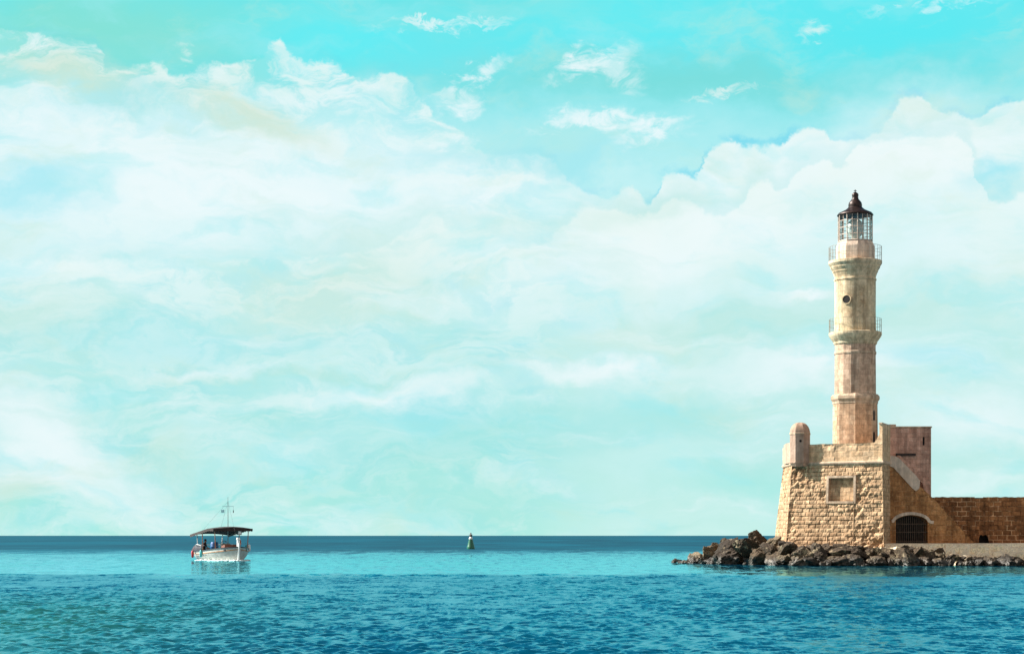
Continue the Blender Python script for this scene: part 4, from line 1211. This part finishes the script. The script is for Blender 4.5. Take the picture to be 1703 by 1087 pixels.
mb = MB(); mb.tube([(1.35, .43, 3.72), (1.35, .43, 3.92)], .035, 8); mb.tube([(1.35, .43, 3.9), (1.35, .43, 4.22)], .006, 4); bbuild(mb, 'signal_lamp', dark, mast)
mb = MB()
for q in ((3.95, 0, 1.3), (-3.8, .8, 2.1), (-3.8, -.8, 2.1)): mb.tube([(1.34, 0, 4.6), q], .006, 4)
bbuild(mb, 'stays', dark, mast)
# fenders and life ring hung on the far side, dark lamp box at the canopy front
def fender(x_, sd, mt, z_=.78):
    mb = MB(); y_ = (HB + .10) * sd
    mb.lathe((x_, y_, 0), [(.03, z_ - .3), (.10, z_ - .24), (.11, z_), (.10, z_ + .2), (.03, z_ + .28)], 12, 0, smooth=True); mb.tube([(x_, y_, z_ + .26), (x_, y_ - .12 * sd, z_ + .5)], .012, 5)
    bbuild(mb, 'fender', mt)
fender(-.2, -1, turq, .55); fender(-2.6, -1, simple_mat('red_fender', (.50, .03, .04), .5), .5); fender(.6, 1, turq, .95); fender(1.3, 1, white, 1.0)
mb = MB(); mb.box((2.55, .55, can_z(2.5) - .30), (.14, .32, .34)); bbuild(mb, 'lamp_box', dark, can)
mb = MB(); mb.box((2.63, .55, can_z(2.5) - .30), (.02, .22, .22)); bbuild(mb, 'lamp_glass', white, can)
mb = MB()
mb.tube([(-.6 + .0, 1.50 + .03, 1.55)] + [(-.6 + .24 * math.sin(a * PI / 10), 1.53, 1.35 + .24 * math.cos(a * PI / 10)) for a in range(1, 21)], .05, 8)
bbuild(mb, 'life_ring', simple_mat('life_ring_orange', (.70, .16, .05), .5))
# things carried aboard
def aboard(x_, y_, z_): return Matrix.Translation(org) @ Matrix.Rotation(BRZ, 4, 'Z') @ Vector((x_, y_, z_))
def aboard_obj(mb, name, mat, x_, y_, z_, label, cat):
    o = MB.build(mb, name, mat, None, (0, 0, 0)); o.location = aboard(x_, y_, z_); o.rotation_euler = (0, 0, BRZ); return tag(o, label, cat)
mb = MB(); mb.lathe((0, 0, 0), [(.27, 0), (.30, .06), (.31, .3), (.33, .32), (.31, .36), (.30, .62), (.25, .70), (.1, .72)], 20, 0, smooth=True)
aboard_obj(mb, 'barrel', simple_mat('blue_plastic', (.02, .10, .28), .4), .2, -.75, .74, 'blue plastic barrel standing on the deck of the boat beside the console', 'barrel')

# seated person: one skinned body
def person():
    J = {}; V = []; E = []; Rr = []
    def add(n, p, r, par=None):
        J[n] = len(V); V.append(p); Rr.append(r)
        if par: E.append((J[par], J[n]))
    add('pelvis', (0, 0, .48), .13); add('waist', (-.03, 0, .64), .125, 'pelvis'); add('chest', (.02, 0, .85), .15, 'waist'); add('neckb', (.07, 0, 1.0), .085, 'chest')
    add('neck', (.10, 0, 1.07), .052, 'neckb'); add('head', (.125, 0, 1.155), .088, 'neck'); add('crown', (.12, 0, 1.25), .085, 'head'); add('nose', (.225, 0, 1.165), .014, 'head')
    for s, k in ((1, 'l'), (-1, 'r')):
        add('sh' + k, (.05, .19 * s, .95), .068, 'neckb'); add('el' + k, (.10, .27 * s, .70), .048, 'sh' + k); add('wr' + k, (.33, .17 * s, .60), .030, 'el' + k)
        add('pa' + k, (.40, .15 * s, .585), .034, 'wr' + k)
        for i, (dy, ln) in enumerate(((.030, .075), (.010, .088), (-.010, .082), (-.030, .065))):
            add(f'f{i}a' + k, (.435, .15 * s + dy * s, .578), .0095, 'pa' + k); add(f'f{i}b' + k, (.44 + ln * .6, .15 * s + dy * 1.1 * s, .565), .0085, f'f{i}a' + k)
            add(f'f{i}c' + k, (.44 + ln * .75, .15 * s + dy * 1.1 * s, .535), .0075, f'f{i}b' + k)
        add('tha' + k, (.395, (.15 - .045) * s, .578), .011, 'pa' + k); add('thb' + k, (.43, (.15 - .065) * s, .56), .009, 'tha' + k)
        add('hi' + k, (.06, .10 * s, .47), .10, 'pelvis'); add('kn' + k, (.46, .13 * s, .50), .068, 'hi' + k); add('ca' + k, (.45, .13 * s, .34), .058, 'kn' + k); add('an' + k, (.42, .13 * s, .08), .038, 'ca' + k)
        add('to' + k, (.58, .14 * s, .04), .036, 'an' + k)
    me = bpy.data.meshes.new('person'); me.from_pydata(V, E, []); o = bpy.data.objects.new('person', me); C.objects.link(o)
    md = o.modifiers.new('skin', 'SKIN'); md.use_smooth_shade = True
    o.modifiers.new('sub', 'SUBSURF').levels = 1
    for i, r in enumerate(Rr): me.skin_vertices[0].data[i].radius = (r, r); me.skin_vertices[0].data[i].use_root = (i == 0)
    bpy.context.view_layer.update()
    ev = o.evaluated_get(bpy.context.evaluated_depsgraph_get()); nm = bpy.data.meshes.new_from_object(ev)
    o.modifiers.clear(); o.data = nm
    nm.materials.clear()
    for mt in (simple_mat('skin_tone', (.30, .16, .10), .55, 0, .1), simple_mat('dark_jacket', (.030, .018, .016), .85, 0, .3), simple_mat('dark_trousers', (.015, .018, .035), .85, 0, .3)): nm.materials.append(mt)
    for p in nm.polygons:
        c = p.center
        p.material_index = 0 if (c.z > 1.05 or (c.x > .345 and .52 < c.z < .62 and abs(c.y) < .2 and c.z > .545)) else (2 if c.z < .58 and not (c.x < .34 and c.z > .57) else 1)
        p.use_smooth = True
    return o
pe = person(); pe.location = aboard(-1.9, -.98, .36); pe.rotation_euler = (0, 0, BRZ + R(50))
tag(pe, 'person in dark clothes sitting on the bench under the boat canopy', 'person')
bm = bmesh.new(); bmesh.ops.create_uvsphere(bm, u_segments=16, v_segments=10, radius=1)
for v in bm.verts:
    v.co = Vector((v.co.x * .108 + .105, v.co.y * .098, v.co.z * .105 + 1.225))
bmesh.ops.delete(bm, geom=[v for v in bm.verts if v.co.z < 1.17 + (.05 if v.co.x > .16 else -.03)], context='VERTS')
me = bpy.data.meshes.new('hair'); bm.to_mesh(me); bm.free(); me.materials.append(simple_mat('dark_hair', (.02, .012, .01), .7)); hr = bpy.data.objects.new('hair', me); C.objects.link(hr); hr.parent = pe
for s in (-1, 1):
    bm = bmesh.new(); bmesh.ops.create_icosphere(bm, subdivisions=1, radius=.012, matrix=Matrix.Translation((.205, .034 * s, 1.19)))
    me = bpy.data.meshes.new('eye'); bm.to_mesh(me); bm.free(); me.materials.append(M['black']); ey = bpy.data.objects.new('eye', me); C.objects.link(ey); ey.parent = pe

# foam thrown up along the hull and trailing aft
m, g, b = new_mat('foam'); pos = g.node('ShaderNodeNewGeometry').outputs['Position']
n = g.noise(pos, 5, 5, .7); g.put(b.inputs['Base Color'], g.mix(g.smooth(n, .3, .6), (.30, .55, .58), (.85, .88, .86))); b.inputs['Roughness'].default_value = .8
M['foam'] = m
fr2 = random.Random(4); bm = bmesh.new()
for sd in (1, -1):
    for i in range(150):
        t = 1.02 - abs(fr2.gauss(0, .32))
        if t < -.5: continue
        tt_ = max(0, min(.99, t)); p = sect(tt_, .42); dist = abs(fr2.gauss(0, .10 + .3 * (1 - tt_)))
        x_ = -LB / 2 + LB * t; q = aboard(x_, (p.y + .02 + dist) * sd, fr2.uniform(-.02, .04 + .10 * max(0, t - .75)))
        r_ = fr2.uniform(.04, .16)
        mt = Matrix.Translation(q) @ Matrix.Rotation(BRZ, 4, 'Z') @ Matrix.Diagonal((r_ * 2.2, r_, r_ * .42, 1))
        bmesh.ops.create_icosphere(bm, subdivisions=2, radius=1, matrix=mt)
for v in bm.verts: v.co += Vector((0, 0, .03 * mnoise.noise(v.co * 9)))
me = bpy.data.meshes.new('foam'); bm.to_mesh(me); bm.free(); me.materials.append(M['foam'])
for p in me.polygons: p.use_smooth = True
fo = bpy.data.objects.new('foam', me); C.objects.link(fo); tag(fo, 'white foam along the waterline of the moving boat', 'foam', kind='stuff')

# ------------------------------------------------------------------ camera and view
cam = bpy.data.cameras.new('camera'); co = bpy.data.objects.new('camera', cam); C.objects.link(co)
co.location = (0, 0, EYE); co.rotation_euler = (R(90), 0, 0)
cam.sensor_fit = 'HORIZONTAL'; cam.sensor_width = 36; cam.lens = F / 1703 * 36
cam.shift_y = (HY - 543.5) / 1703; cam.clip_start = .5; cam.clip_end = 80000
sc = bpy.context.scene; sc.camera = co
vs = sc.view_settings; vs.view_transform = 'Standard'; vs.look = 'None'; vs.exposure = 1.25; vs.gamma = 1; vs.use_curve_mapping = False
sc.cycles.max_bounces = 6; sc.cycles.transparent_max_bounces = 12
